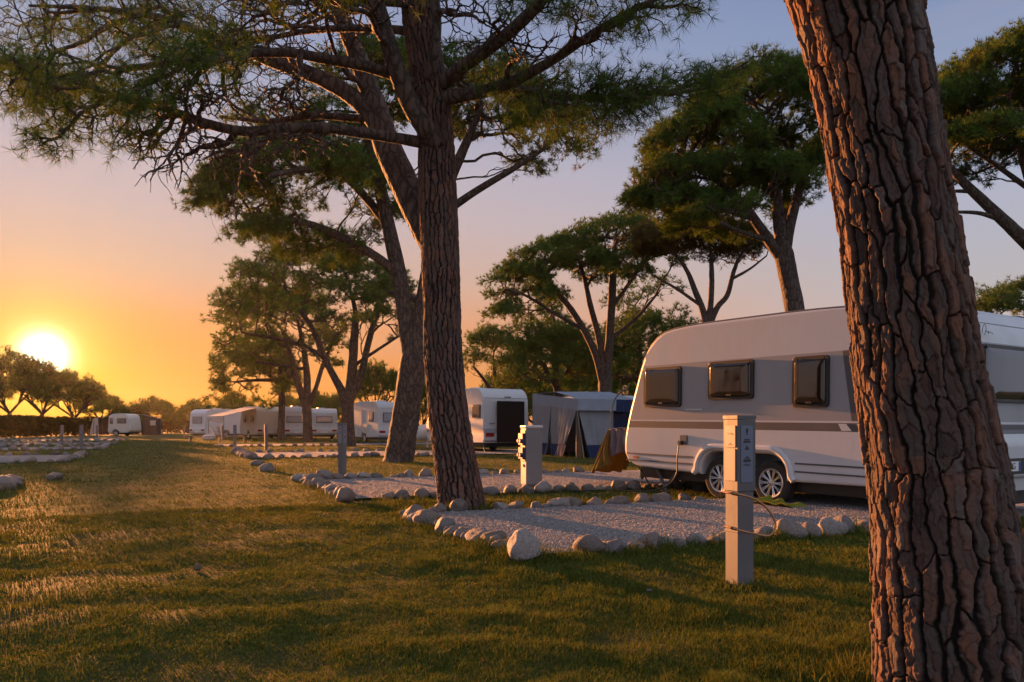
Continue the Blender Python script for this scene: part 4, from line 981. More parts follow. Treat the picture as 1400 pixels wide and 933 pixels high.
for x, y, rz, lab in ((-24, 9, 1.0, 'tall full pine on the lawn across the avenue, mirrored in the caravan windows'), (-33, 17, 3.0, 'second tall pine across the avenue, behind the mirrored one'), (-30, 1, 5.0, 'tall pine across the avenue level with the camera')):
    copy_tree(T6, lab, (x, y, 0), rz)
# ------------------------------------------------------------------ caravans
def rrect(x0, x1, z0, z1, r, n=5):
    o = []
    for cx_, cz, a0 in ((x1 - r, z1 - r, 0), (x0 + r, z1 - r, 90), (x0 + r, z0 + r, 180), (x1 - r, z0 + r, 270)):
        for k in range(n + 1):
            a = math.radians(a0 + 90 * k / n); o.append((cx_ + r * math.cos(a), cz + r * math.sin(a)))
    return o

def slab(outline, Mx, d0, d1, bev=0.0, dome=0.0):
    """outline (a, b) in a plane, extruded d0..d1 along the normal; Mx maps (a, b, d) to the thing's space"""
    bm = bmesh.new()
    lo = [bm.verts.new((a, b, d0)) for a, b in outline]; hi = [bm.verts.new((a, b, d1)) for a, b in outline]
    n = len(outline)
    for i in range(n): bm.faces.new((lo[i], lo[(i + 1) % n], hi[(i + 1) % n], hi[i]))
    bm.faces.new(lo[::-1]); top = bm.faces.new(hi)
    if bev:
        bmesh.ops.bevel(bm, geom=list(top.edges), offset=bev, segments=2, affect='EDGES', profile=.5)
    if dome:
        top = max(bm.faces, key=lambda f: (round(sum(v.co.z for v in f.verts) / len(f.verts), 4), f.calc_area()))
        c = top.calc_center_median(); rg = list(top.verts); bm.faces.remove(top)
        for sc_, dz in ((.955, dome * .7), (.90, dome), (.6, dome * 1.5)):
            nr = [bm.verts.new((c.x + (v.co.x - c.x) * sc_, c.y + (v.co.y - c.y) * sc_, d1 + dz)) for v in rg]
            for i in range(len(rg)): bm.faces.new((rg[i], rg[(i + 1) % len(rg)], nr[(i + 1) % len(rg)], nr[i]))
            rg = nr
        bm.faces.new(rg)
    bmesh.ops.recalc_face_normals(bm, faces=list(bm.faces))
    m = MB(); m.bm(bm, Mx); return m

def side_mx(y, sgn=1):   # (a, b, d) -> x=a, z=b, outwards along +-y
    return Matrix(((1, 0, 0, 0), (0, 0, sgn, y), (0, 1, 0, 0), (0, 0, 0, 1)))
def end_mx(x, sgn=-1):   # (a, b, d) -> y=a, z=b, outwards along +-x
    return Matrix(((0, 0, sgn, x), (1, 0, 0, 0), (0, 1, 0, 0), (0, 0, 0, 1)))

def window(root, outline_args, Mx, pane='glass', r=.05, name='window', big=True):
    x0, x1, z0, z1 = outline_args
    fr = slab(rrect(x0, x1, z0, z1, r), Mx, .003, .032, .01).build(name, M['black'], root)
    b = .045 if big else .035
    slab(rrect(x0 + b, x1 - b, z0 + b * .8, z1 - b, r * .8), Mx, .030, .040, .006, .012).build('pane', M[pane], fr, sharp=40)
    if big:
        m = MB()
        for xx in (x0 + .5 * (x1 - x0),): m.add(*_slabvp(rrect(xx - .05, xx + .05, z0 + .05, z0 + .075, .008, 2), Mx, .05, .062))
        for xx in (x0 + .07, x1 - .07): m.add(*_slabvp(rrect(xx - .02, xx + .02, z1 - .05, z1 - .02, .006, 2), Mx, .036, .05))
        m.build('catch', M['black'], fr)
    return fr
def _slabvp(o, Mx, d0, d1):
    m = slab(o, Mx, d0, d1); return np.concatenate(m.V), [np.concatenate(p) for p in m.P.values()]

def wheel(root, x, y, R=.31, wd=.19, sgn=1, rimr=.205, spokes=10):
    """axis along y, outer face towards sgn*y"""
    Mx = Matrix.Translation((x, y, R)) @ Matrix.Rotation(-sgn * math.pi / 2, 4, 'X')
    m = MB(); m.lathe([(rimr * .98, -wd / 2), (R * .9, -wd / 2), (R * .985, -wd * .38), (R, -wd * .25), (R, wd * .25), (R * .985, wd * .38), (R * .9, wd / 2), (rimr * 1.06, wd * .5), (rimr, wd * .46), (rimr * .96, wd * .2), (rimr * .5, wd * .12), (.001, wd * .12)], 40, Mx)
    t_ = m.build('wheel', M['rubber'], root, 30)
    m = MB(); m.lathe([(rimr * 1.0, wd * .30), (rimr * 1.03, wd * .47), (rimr * .99, wd * .52), (rimr * .90, wd * .50), (rimr * .88, wd * .25)], 40, Mx)
    m.lathe([(.06, wd * .3), (.055, wd * .42), (.03, wd * .46), (.001, wd * .46)], 16, Mx)
    for k in range(spokes):
        a = 2 * math.pi * k / spokes
        for da in (-.055, .055):
            p = [Mx @ Vector((q * math.cos(a + da * f), q * math.sin(a + da * f), z)) for q, f, z in ((.045, 1.5, wd * .40), (rimr * .55, 1.2, wd * .43), (rimr * .93, 1.6, wd * .46))]
            m.tube([v[:] for v in p], [.011, .0085, .010], 6)
    m.build('rim', M['alloy'], t_, 40)
    return t_

def caravan(label, loc, yaw, prof, Wd=2.3, arch=None, bands=(), white='white', group=None, ry=0.0, side_mats=None, wheels=(), cat='caravan', arch_h=.72):
    """prof: closed (x, z) outline of the side. x towards the drawbar. bands: [(z0, z1, material)] painted on sides and ends"""
    root = empty('caravan', loc, yaw, label, cat, group, ry)
    bm = bmesh.new(); h = Wd / 2
    O = []
    for q in prof:
        if not O or math.hypot(q[0] - O[-1][0], q[1] - O[-1][1]) > .004: O.append(q)
    O = np.array(O)
    if np.sum(O[:, 0] * np.roll(O[:, 1], -1) - np.roll(O[:, 0], -1) * O[:, 1]) < 0: O = O[::-1]
    n = len(O); e1 = O - np.roll(O, 1, 0); e2 = np.roll(O, -1, 0) - O
    n1 = np.column_stack([-e1[:, 1], e1[:, 0]]) / np.linalg.norm(e1, axis=1)[:, None]; n2 = np.column_stack([-e2[:, 1], e2[:, 0]]) / np.linalg.norm(e2, axis=1)[:, None]
    nn = n1 + n2; nn /= np.maximum((nn * n1).sum(1), .5)[:, None]
    rb = .035; rings = []
    for sg in (-1, 1):
        for k in (range(4) if sg < 0 else range(3, -1, -1)):
            a_ = math.pi / 2 * k / 3
            rings.append([bm.verts.new((x, sg * (h - rb + rb * math.cos(a_)), z)) for x, z in O + nn * rb * (1 - math.sin(a_))])
    for r0, r1 in zip(rings[:-1], rings[1:]):
        for i in range(n): bm.faces.new((r0[i], r0[(i + 1) % n], r1[(i + 1) % n], r1[i]))
    from mathutils.geometry import tessellate_polygon
    cap = [Vector((x, z, 0)) for x, z in O + nn * rb]
    for tri in tessellate_polygon([cap]):
        for rg in (rings[0], rings[-1]):
            if len(set(tri)) < 3: continue
            try: bm.faces.new([rg[i] for i in tri])
            except ValueError: pass
    bmesh.ops.recalc_face_normals(bm, faces=list(bm.faces))
    for z in sorted({z for b in bands for z in b[:2]}):
        bmesh.ops.bisect_plane(bm, geom=list(bm.verts) + list(bm.edges) + list(bm.faces), plane_co=(0, 0, z), plane_no=(0, 0, 1))
    me = bpy.data.meshes.new('body'); mats = [M[white]]
    for b in bands:
        if M[b[2]] not in mats: mats.append(M[b[2]])
    for f in bm.faces:
        c = f.calc_center_median(); f.smooth = True
        for z0, z1, mt in bands:
            if z0 < c.z < z1 and abs(f.normal.z) < .8 and (abs(f.normal.y) > .3 or abs(f.normal.x) > .5): f.material_index = mats.index(M[mt])
    bm.to_mesh(me); bm.free()
    for m in mats: me.materials.append(m)
    me.set_sharp_from_angle(angle=math.radians(32)); soften(link('body', me, root))
    for x in wheels:
        wheel(root, x, h - .14, sgn=1); wheel(root, x, -h + .14, sgn=-1)
    return root

def arch_pts(x0, x1, zs, top, r, n=6):
    """wheel opening from left x0 to right x1 seen going +x along the floor"""
    o = [(x0, zs)]
    for k in range(n + 1): a = math.pi - math.pi / 2 * k / n; o.append((x0 + r + r * math.cos(a), top - r + r * math.sin(a)))
    for k in range(n + 1): a = math.pi / 2 - math.pi / 2 * k / n; o.append((x1 - r + r * math.cos(a), top - r + r * math.sin(a)))
    return o + [(x1, zs)]

def roundprof(pts, n=4):
    """(x, z, r) corners -> rounded outline"""
    o = []; N = len(pts)
    for i, (x, z, r) in enumerate(pts):
        if r <= 0: o.append((x, z)); continue
        p = np.array([x, z]); a = np.array(pts[i - 1][:2]); b = np.array(pts[(i + 1) % N][:2])
        ua = (a - p) / np.linalg.norm(a - p); ub = (b - p) / np.linalg.norm(b - p)
        s = p + ua * r; e = p + ub * r
        for k in range(n + 1):
            t_ = k / n; o.append(tuple((1 - t_) ** 2 * s + 2 * t_ * (1 - t_) * p + t_ ** 2 * e))
    return o

# --- the big one
DN = np.array([-.535, .845]); YAW = math.atan2(DN[1], DN[0])
LFT = np.array([-.845, -.535]); P1 = np.array([3.15, 11.5]) - LFT * 1.15


prof = [(-3.64, .40)] + arch_pts(-1.13, .44, .355, .72, .30) + roundprof([(1.95, .38, .25), (2.20, .52, .12), (2.235, .80, .15), (2.12, 1.25, .2), (1.80, 2.12, .2), (1.50, 2.62, .42), (.6, 2.685, .3), (-1.6, 2.67, .5), (-3.2, 2.58, .35), (-3.56, 2.22, .25), (-3.61, 1.1, .1), (-3.70, .95, .05), (-3.70, .55, .05)])
big = caravan('big white and silver twin axle caravan half behind the plated trunk', (P1[0], P1[1], 0), YAW, prof, 2.3, bands=((1.19, 2.09, 'silver'), (1.055, 1.165, 'band')), wheels=(.10, -.84), ry=math.radians(-.7))
SM_ = side_mx(1.15)
for a in ((.86, 1.72, 1.40, 2.05), (-.58, .28, 1.50, 2.07), (-1.80, -1.24, 1.37, 2.05)): window(big, a, SM_)
window(big, (-3.3, -2.55, 1.40, 2.02), SM_)
window(big, (-.78, 1.06, 1.42, 2.06), end_mx(-3.605))
# trims and graphics
def strip(nm, pts, mat, d=.004, root=big, Mx=None): return slab(pts, Mx or SM_, .002, d + .002).build(nm, M[mat], root)
strip('side_graphic', [(-2.36, 1.19), (-2.12, 1.19), (-1.98, 2.09), (-2.16, 2.09)], 'band')
strip('side_graphic', [(-2.75, 1.42), (-2.42, 1.42), (-2.24, 2.02), (-2.36, 2.06), (-2.75, 2.06)], 'white')
strip('side_graphic', [(-2.12, 1.065), (-1.98, 1.065), (-1.93, 1.155), (-2.04, 1.155)], 'white', .005)
strip('side_graphic', [(-2.36, 1.065), (-2.24, 1.065), (-2.19, 1.155), (-2.28, 1.155)], 'white', .005)
for z in (.60, .49):
    for xa, xb in ((.60, 2.17), (-3.7, -1.28)): strip('skirt_line', [(xa, z), (xb, z), (xb, z + .022), (xa, z + .022)], 'band', .006)
m = MB(); m.tube([(x, 1.155, z) for x, z in [(-1.27, .37)] + [(q[0] * 1.0 + (.0), q[1]) for q in arch_pts(-1.22, .53, .42, .79, .36)[1:-1]] + [(.58, .37)]], .05, 8); m.build('arch_trim', M['white'], big)
ap = roundprof([(2.20, .52, .12), (2.235, .80, .15), (2.12, 1.25, .2), (1.80, 2.12, .2), (1.50, 2.62, .42), (.6, 2.685, .3), (-1.6, 2.67, .5), (-3.2, 2.58, .35), (-3.56, 2.22, .25), (-3.60, 1.2, .1)])
for y in (1.125, -1.125):
    m = MB(); m.tube([(x, y, z + .004) for x, z in ap[3:]], .014, 6); m.build('awning_rail', M['steel'], big)
strip('marker_lamp', rrect(1.86, 1.99, .53, .57, .015, 2), 'orange', .02)
strip('reflection_strip', rrect(.42, .78, 1.345, 1.365, .006, 2), 'white', .003)
# mains inlet
m = MB(); m.add(*_slabvp(rrect(.72, .86, .80, .95, .02, 3), SM_, .002, .035)); sk = m.build('mains_inlet', M['steel'], big)
m = MB(); m.add(*_slabvp(rrect(.79, .85, .79, .86, .01, 2), SM_, .035, .09)); m.build('plug', M['black'], sk)
# steadies, drawbar, roof
for xx, lab in ((1.6, 'front'), (-3.0, 'rear')):
    for y in (1.0, -1.0):
        m = MB(); 
        if xx > 0: m.tube([(xx, y, .40), (xx - .25, y, .02)], .025, 6); m.tube([(xx - .55, y, .40), (xx - .22, y, .06)], .022, 6)
        else: m.tube([(xx, y, .38), (xx, y, .02)], .03, 8)
        m.box((xx - .33 if xx > 0 else xx - .07, y - .07, .0), (xx - .17 if xx > 0 else xx + .07, y + .07, .02), .005); m.build('steady_leg', M['steel'], big)
m = MB(); m.tube([(2.0, .55, .36), (3.3, .03, .40)], .04, 6); m.tube([(2.0, -.55, .36), (3.3, -.03, .40)], .04, 6); m.tube([(3.05, 0, .65), (3.05, 0, .05)], .03, 8); m.build('drawbar', M['steel'], big)
for xx in (-1.0, 1.1):
    m = MB(); m.box((xx - .35, -.35, 2.66), (xx + .35, .35, 2.75), .03); m.build('roof_vent', M['white'], big)
m = MB(); m.box((-3.45, -.95, .20), (2.0, .95, .37), .02); m.build('chassis', M['black'], big)
# rear end
EM = end_mx(-3.70)
slab([(-.15, .60), (1.02, .60), (.98, .78), (-.12, .78)], EM, -.04, .006).build('plate_recess', M['black'], big)
pl = slab(rrect(.35, .93, .635, .745, .012, 2), EM, .007, .016).build('number_plate', M['plate'], big)
slab([(.355, .638), (.40, .638), (.40, .742), (.355, .742)], EM, .016, .019).build('plate_band', M['platebl'], pl)
def text(s, root, size, mx, mat, name, ext=.001):
    cu = bpy.data.curves.new(name, 'FONT'); cu.body = s; cu.size = size; cu.extrude = ext; cu.align_x = 'CENTER'; cu.align_y = 'CENTER'; cu.resolution_u = 3
    ob = bpy.data.objects.new(name, cu); COL.objects.link(ob)
    me = bpy.data.meshes.new_from_object(ob.evaluated_get(bpy.context.evaluated_depsgraph_get())); bpy.data.objects.remove(ob)
    me.transform(mx); me.materials.clear(); me.materials.append(M[mat]); return link(name, me, root)
text('L·G', pl, .105, Matrix.Translation((-3.7185, .55, .69)) @ Matrix(((0, 0, -1, 0), (-1, 0, 0, 0), (0, 1, 0, 0), (0, 0, 0, 1))), 'ink', 'plate_letters')
slab([(-1.0, 1.07), (.98, 1.07), (1.0, 1.155), (-1.0, 1.155)], end_mx(-3.612), .002, .01).build('rear_stripe', M['band'], big)
m = MB()   # script emblem above the rear window
for pts in ([(0, 0), (.02, .06), (.05, .10), (.09, .06), (.07, 0), (.05, -.02)], [(.09, .03), (.12, .01), (.14, .03), (.15, 0), (.18, .02), (.24, 0)]):
    q = catmull(np.array(pts), 20); m.tube([(-3.56 + (.10 * .0) + .0, .93 - a_, 2.24 + b_) for a_, b_ in q], .003, 5)
em = m.build('script_emblem', M['ink'], big); em.location = (.0, 0, -.05)
for y in (.98, -.98):
    m = MB(); m.add(*_slabvp(rrect(y - .1, y + .1, .84, .93, .03, 3), EM, .0, .03)); m.build('tail_lamp', M['red'], big)

# --- smaller ones
def small_caravan(label, rearleft, yaw, L=4.6, H=2.58, white='white', lamps=True, sidewins=(), rearwin=None, cover=None, band=None, nose=.45, axle=.5, pane='glasspale', group='white caravans parked beyond the pines', vent=True, plate=True, Wd=2.2):
    d = np.array([math.cos(yaw), math.sin(yaw)]); lf = np.array([-d[1], d[0]])
    p = np.array(rearleft) - lf * Wd / 2
    ax = L * axle
    pr = [(0.02, .40)] + arch_pts(ax - .42, ax + .42, .36, .74, .34) + roundprof([(L - .25, .38, .2), (L, .62, .15), (L - .02, 1.1, .15), (L - nose, 2.2, .3), (L - nose - .35, H, .3), (L * .5, H + .03, .3), (.38, H - .03, .3), (.06, H - .42, .2), (0, 1.0, .1), (-.05, .85, .05), (-.05, .5, .06)])
    r = caravan(label, (p[0], p[1], 0), yaw, pr, Wd, bands=band or (), white=white, group=group, wheels=(ax,))
    s = side_mx(Wd / 2)
    for a in sidewins: window(r, a, s, pane, big=False)
    if rearwin: window(r, rearwin, end_mx(-.0), pane, big=False)
    e = end_mx(-.05)
    if lamps:
        for y in (Wd / 2 - .27, -Wd / 2 + .27):
            m = MB(); m.add(*_slabvp(rrect(y - .2, y + .2, .66, .82, .05, 4), e, .0, .035)); m.build('tail_lamp', M['red'], r, 40)
    if plate: slab(rrect(-.27, .27, .55, .66, .01, 2), e, .0, .015).build('number_plate', M['plate'], r)
    slab([(-Wd / 2 + .05, .44), (Wd / 2 - .05, .44), (Wd / 2 - .05, .47), (-Wd / 2 + .05, .47)], e, .0, .008).build('bumper_line', M['band'], r)
    slab([(-Wd / 2 + .06, H - .47), (Wd / 2 - .06, H - .47), (Wd / 2 - .06, H - .455), (-Wd / 2 + .06, H - .455)], end_mx(-.035), .0, .02).build('roof_seam', M['band'], r)
    m = MB(); m.box((.2, -Wd / 2 + .2, .22), (L - .3, Wd / 2 - .2, .385), .02); m.tube([(L - .2, .4, .38), (L + 1.0, .02, .42)], .04, 6); m.tube([(L - .2, -.4, .38), (L + 1.0, -.02, .42)], .04, 6); m.tube([(L + .8, 0, .6), (L + .8, 0, .02)], .03, 6); m.build('chassis', M['black'], r)
    for y in (Wd / 2 - .15, -Wd / 2 + .15):
        m = MB(); m.tube([(.35, y, .38), (.15, y, .01)], .025, 6); m.build('steady_leg', M['steel'], r)
    if vent:
        m = MB(); m.box((L * .4, -.3, H), (L * .4 + .6, .3, H + .1), .03); m.build('roof_vent', M['white'], r)
    return r, e, Wd, p
ND = math.atan2(.865, -.5)
def gp(px, Y_): return ((px - CX) / F * Y_, Y_)
cM, e, Wd, p = small_caravan('white caravan with a black cover hung over its rear end, beside the grey tent', gp(661, 32), ND, 5.9, 2.74, sidewins=((.25, 1.0, 1.45, 2.02), (2.4, 3.3, 1.45, 2.02)), band=((.80, 1.0, 'silver'),), pane='glasspale')
slab(rrect(-.82, .52, .42, 2.16, .03, 3), e, .055, .075, .004).build('rear_cover', M['mesh'], cM)
m = MB()
for y in (.7, -.7):
    m.add(*_slabvp([(y - .13, 1.22), (y + .13, 1.20), (y + .13, 1.225), (y - .13, 1.245)], end_mx(-.02), .0, .012))
m.build('rear_graphic', M['band'], cM)
slab(rrect(-.16, .16, 2.30, 2.35, .02, 3), end_mx(-.09), .0, .02).build('badge', M['band'], cM)
m = MB(); bmx = bmesh.new(); bmesh.ops.create_icosphere(bmx, subdivisions=3, radius=1)
for v in bmx.verts: v.co = Vector((v.co.x * .55, v.co.y * .42, v.co.z * .42)) * (1 + .15 * float(fbm(np.array([v.co.x * 2]), np.array([v.co.y * 2]), np.array([v.co.z * 2]))[0]))
hd = np.array([math.cos(ND), math.sin(ND)]); q = p + hd * 6.7 + np.array([-hd[1], hd[0]]) * .85
m.bm(bmx); m.tube([(0, .25, -.2), (.1, .3, -.75)], .03, 6); m.tube([(.2, -.2, -.2), (.2, -.2, -.75)], .05, 6)
wc = m.build('drawbar_cover', M['whitecover'], None, 60, (q[0], q[1], .78)); tag(wc, 'crumpled white cover wrapped over the drawbar beside the thick trunk', 'cover')
cD, *_ = small_caravan('rounded cream caravan with a lit side window between the V shaped and the forked pine', gp(517, 49), ND + .06, 4.8, 2.72, sidewins=((.7, 1.5, 1.4, 2.05),), rearwin=(-.75, .75, 1.35, 1.98), pane='glassblue', white='white')
strip('locker_door', rrect(1.75, 2.5, .62, 1.25, .03, 2), 'cream', .006, cD, side_mx(1.1)); strip('entry_door', rrect(2.7, 3.35, .5, 2.2, .05, 3), 'cream', .008, cD, side_mx(1.1))
small_caravan('white caravan back right of the slim forked trunk, its full rear window clear', gp(425, 64), ND - .14, 4.4, 2.6, rearwin=(-.66, .66, 1.38, 1.95), pane='glassblue')
small_caravan('white caravan back half hidden by the slim forked trunk', gp(388, 63), ND - .14, 4.4, 2.72, rearwin=(-.5, .9, 1.38, 1.95), pane='glassblue')
cF, e, Wd, pF = small_caravan('beige sided caravan under the long pale awning roof', gp(351, 65), math.atan2(.8, -.62), 4.4, 2.78, white='cream', sidewins=((.7, 1.6, 1.4, 2.05), (2.6, 3.3, 1.4, 2.05)), rearwin=None, pane='glasspale')
small_caravan('white caravan at the far end, left of the pale awning', gp(259, 72), math.atan2(.86, .5), 4.8, 2.7, rearwin=(-.65, .65, 1.35, 2.0), pane='glassblue')
cG, *_ = small_caravan('small caravan between two awnings at the end of the avenue', gp(165, 88), math.atan2(-.35, 1) + math.pi * 0 + .2, 2.6, 2.5, white='cream', sidewins=(), rearwin=None, nose=.2, axle=.35, group=None, vent=False)
# caravan at the end of the avenue: its broad side faces the camera on the right hand of its travel
for a in ((.2, .6, 1.35, 2.0), (1.1, 2.2, 1.4, 2.0)):
    window(cG, a, side_mx(-1.1, -1), 'glasspale', big=False)

# ------------------------------------------------------------------ cloth helpers
def sheet(c00, c10, c11, c01, nu=24, nv=16, fold=0.0, nf=6, seed=0, sag=0.0, thick=.012, hem=0.0):
    """a hanging cloth between four corners, with vertical folds, as a thin closed solid"""
    c00, c10, c11, c01 = (np.asarray(c, float) for c in (c00, c10, c11, c01))
    u, v = np.meshgrid(np.linspace(0, 1, nu), np.linspace(0, 1, nv), indexing='ij')
    u_, v_ = u[..., None], v[..., None]
    P = (1 - u_) * (1 - v_) * c00 + u_ * (1 - v_) * c10 + u_ * v_ * c11 + (1 - u_) * v_ * c01
    n = np.cross(c10 - c00, c01 - c00); n /= np.linalg.norm(n)
    d = fold * (np.sin(u * nf * 6.28 + 1.7 * vnoise(u * 4, v * 1.5, seed=seed)) * 0.6 + 0.8 * vnoise(u * nf, v * 2, seed=seed + 3)) * (0.25 + 0.75 * (1 - v) if hem >= 0 else 1)
    d = d + sag * 4 * u * (1 - u) * 4 * v * (1 - v) * .5
    P = P + n * d[..., None]
    V = np.concatenate([P.reshape(-1, 3), (P - n * thick).reshape(-1, 3)]); N = nu * nv
    i = np.arange(nu - 1)[:, None] * nv + np.arange(nv - 1)[None]
    q = np.stack([i, i + nv, i + nv + 1, i + 1], -1).reshape(-1, 4)
    e = []
    ring = [k * nv for k in range(nu)] + [(nu - 1) * nv + k for k in range(1, nv)] + [k * nv + nv - 1 for k in range(nu - 2, -1, -1)] + [k for k in range(nv - 2, 0, -1)]
    for a, b in zip(ring, ring[1:] + ring[:1]): e.append([a + 0, a + N, b + N, b])
    return V, [q, q[:, ::-1] + N, np.array(e)]
def cl_obj(name, mat, root, off, *sheets, sharp=70):
    m = MB()
    for V, P in sheets: m.add(V - np.asarray(off), P)
    return m.build(name, M[mat], root, sharp)
def lerp(a, b, t_): return np.asarray(a, float) * (1 - t_) + np.asarray(b, float) * t_

# ------------------------------------------------------------------ the grey tent
A_ = np.array([*gp(788, 25.9), 0]); B_ = np.array([*gp(868, 26.8), 0]); C_ = np.array([*gp(728, 31.0), 0]); D_ = B_ + (C_ - A_)
up = lambda p, z: np.array([p[0], p[1], z])
tent = empty('frame_tent', A_, 0, 'grey awning tent with blue skirt and open door flap beside the black covered caravan', 'tent')
S1 = .46
zf, zb = 2.02, 2.42
mid = lerp(C_, A_, .47); At = lerp(A_, C_, .02)
L1, L2 = lerp(mid, C_, .06), lerp(mid, A_, .05)
Wq = lambda a, b, z0a, z0b, z1a, z1b: (up(a, z0a), up(b, z0b), up(b, z1b), up(a, z1a))
eave = lambda p: zb - .42 - (zb - zf - .05) * (np.linalg.norm(p - C_) / np.linalg.norm(A_ - C_))
doorL = lerp(A_, C_, .20)
cl_obj('wall_panel', 'canvas', tent, A_, sheet(up(C_, S1), up(lerp(mid, C_, .16), S1), up(mid, eave(mid)), up(C_, eave(C_)), 30, 14, .05, 5, 1))
cl_obj('wall_panel', 'canvas', tent, A_, sheet(up(lerp(mid, A_, .03), S1), up(doorL, S1), up(lerp(A_, C_, .0), eave(A_)), up(mid, eave(mid)), 40, 14, .06, 6, 2))
fr2 = lerp(A_, B_, .17); nb = lerp(A_, B_, .62)
cl_obj('wall_panel', 'canvas', tent, A_, sheet(up(fr2, S1), up(nb, S1), up(nb, eave(A_)), up(lerp(A_, B_, .03), eave(A_)), 40, 14, .05, 4, 3))
cl_obj('skirt', 'canvasblue', tent, A_, sheet(up(C_, .02), up(lerp(mid, C_, .2), .02), up(lerp(mid, C_, .16), S1), up(C_, S1), 20, 6, .04, 4, 4), sheet(up(lerp(mid, A_, .02), .02), up(lerp(A_, C_, .28), .02), up(doorL, S1), up(lerp(mid, A_, .03), S1), 20, 6, .04, 4, 5), sheet(up(lerp(A_, B_, .22), .02), up(nb, .02), up(nb, S1), up(fr2, S1), 20, 6, .04, 4, 6))
cl_obj('navy_panel', 'navy', tent, A_, sheet(up(nb, .02), up(B_, .02), up(B_, eave(A_)), up(nb, eave(A_)), 24, 12, .05, 3, 7))
cl_obj('door_lining', 'tan', tent, A_, sheet(up(lerp(A_, B_, .05) + (C_ - A_) * .06, .03), up(fr2 + (C_ - A_) * .05, .03), up(lerp(A_, B_, .06) + (C_ - A_) * .04, eave(A_)), up(lerp(A_, B_, .03) + (C_ - A_) * .05, eave(A_)), 12, 12, .05, 3, 8))
cl_obj('back_wall', 'canvas', tent, A_, sheet(up(D_, .02), up(C_, .02), up(C_, zb - .4), up(D_, zb - .4), 20, 8, .03, 4, 9), sheet(up(B_, .02), up(D_, .02), up(D_, zb - .4), up(B_, eave(A_)), 20, 8, .03, 4, 10))
hgt = lambda p, z: up(p, z)
ov = .1
Aq, Bq, Cq, Dq = A_ - (C_ - A_) * .03, B_ - (C_ - A_) * .03, C_, D_
cl_obj('roof', 'canvasroof', tent, A_, sheet(up(Aq, zf), up(Bq, zf), up(lerp(Bq, Dq, .45), zb - .02), up(lerp(Aq, Cq, .45), zb - .06), 24, 12, .025, 3, 11, -.05), sheet(up(lerp(Aq, Cq, .45), zb - .06), up(lerp(Bq, Dq, .45), zb - .02), up(Dq, zb), up(Cq, zb), 24, 12, .025, 3, 12, -.06))
va = cl_obj('valance', 'canvasroof', tent, A_, sheet(up(Aq, eave(A_) - .02), up(lerp(Aq, Bq, .64), eave(A_) - .02), up(lerp(Aq, Bq, .64), zf - .003), up(Aq, zf - .003), 30, 5, .01, 8, 13), sheet(up(Cq, eave(C_) - .03), up(Aq, eave(A_) - .03), up(Aq, zf - .003), up(Cq, zb - .003), 30, 5, .01, 8, 14))
cl_obj('blue_valance', 'canvasblue', tent, A_, sheet(up(lerp(Aq, Bq, .645), eave(A_) - .06), up(Bq, eave(A_) - .06), up(Bq, zf - .003), up(lerp(Aq, Bq, .645), zf - .003), 30, 5, .02, 6, 15))
m = MB()
for p in (A_, B_, mid, C_): m.tube([up(p, .0) + (C_ - A_) * .02 - A_ + (B_ - A_) * .02, up(p, eave(p)) - A_ + (C_ - A_) * .02 + (B_ - A_) * .02], .018, 6)
m.build('pole', M['steel'], tent)
m = MB()
for s, t2 in ((mid, lerp(mid, A_, .0) - (B_ - A_) * .12), (A_, A_ - (C_ - A_) * .2 - (B_ - A_) * .05), (lerp(A_, C_, .25), lerp(A_, C_, .30) - (B_ - A_) * .12)): m.tube([up(s, 1.8 if s is A_ else 1.0) - A_, up(t2, .02) - A_], .006, 4)
m.build('guy_rope', M['awningwhite'], tent)
v1 = empty('roof_box', (*gp(772, 33.5), 0), ND, 'pale caravan roof with a vent showing over the grey tent', 'caravan')
m = MB(); m.box((-1.8, -1.05, .35), (2.2, 1.05, 2.40), .12); m.build('body', M['white'], v1)
m = MB(); m.box((-.4, -.55, 2.40), (.5, .55, 2.60), .06); m.build('roof_vent', M['white'], v1)
v1.name = 'caravan'; v1.location = (gp(772, 33.8)[0] + 1.2, 33.8, 0)
m = MB(); m.tube([W(837, 640, 22.5), W(837, 600, 22.5), W(836, 565, 22.5), W(840, 548, 22.5), W(848, 537, 22.4), W(858, 531, 22.3)], [.03, .028, .025, .022, .02, .014], 8, smoothn=30)
o_ = W(837, 640, 22.5); m.V = [v - np.array([o_[0], o_[1], 0]) for v in m.V]
tag(m.build('bent_pole', M['steel'], None, 60, (o_[0], o_[1], 0)), 'bent grey tent pole standing between the grey tent and the caravan nose', 'pole')

# ------------------------------------------------------------------ tarp, lime cover and tub at the caravan nose
def along(s, y): q = P1 + DN * s + LFT * y; return np.array([q[0], q[1], 0.0])
T0 = along(2.75, .95); tp = empty('tarp', T0, 0, 'ochre and faded mauve tarp slung over the drawbar at the caravan nose', 'tarp')
a0, a1, a2 = along(3.25, 1.05), along(2.62, 1.0), along(2.32, .95)
cl_obj('ochre_side', 'ochre', tp, T0, sheet(up(a0, .22), up(along(2.75, 1.1), .42), up(along(2.80, 1.02), 1.02), up(along(2.86, 1.0), 1.04), 26, 22, .07, 3, 21), sheet(up(along(3.25, .2), .25), up(a0, .22), up(along(2.86, 1.0), 1.04), up(along(2.9, .2), 1.05), 26, 22, .07, 3, 22))
cl_obj('mauve_top', 'mauve', tp, T0, sheet(up(along(2.80, 1.0), .55), up(a2, .70), up(along(2.26, .98), 1.06), up(along(2.86, .98), 1.05), 26, 18, .09, 3, 23), sheet(up(along(2.86, .98), 1.05), up(along(2.2, .98), 1.06), up(along(2.2, -.4), 1.06), up(along(2.9, -.4), 1.05), 20, 14, .03, 3, 24, -.06))
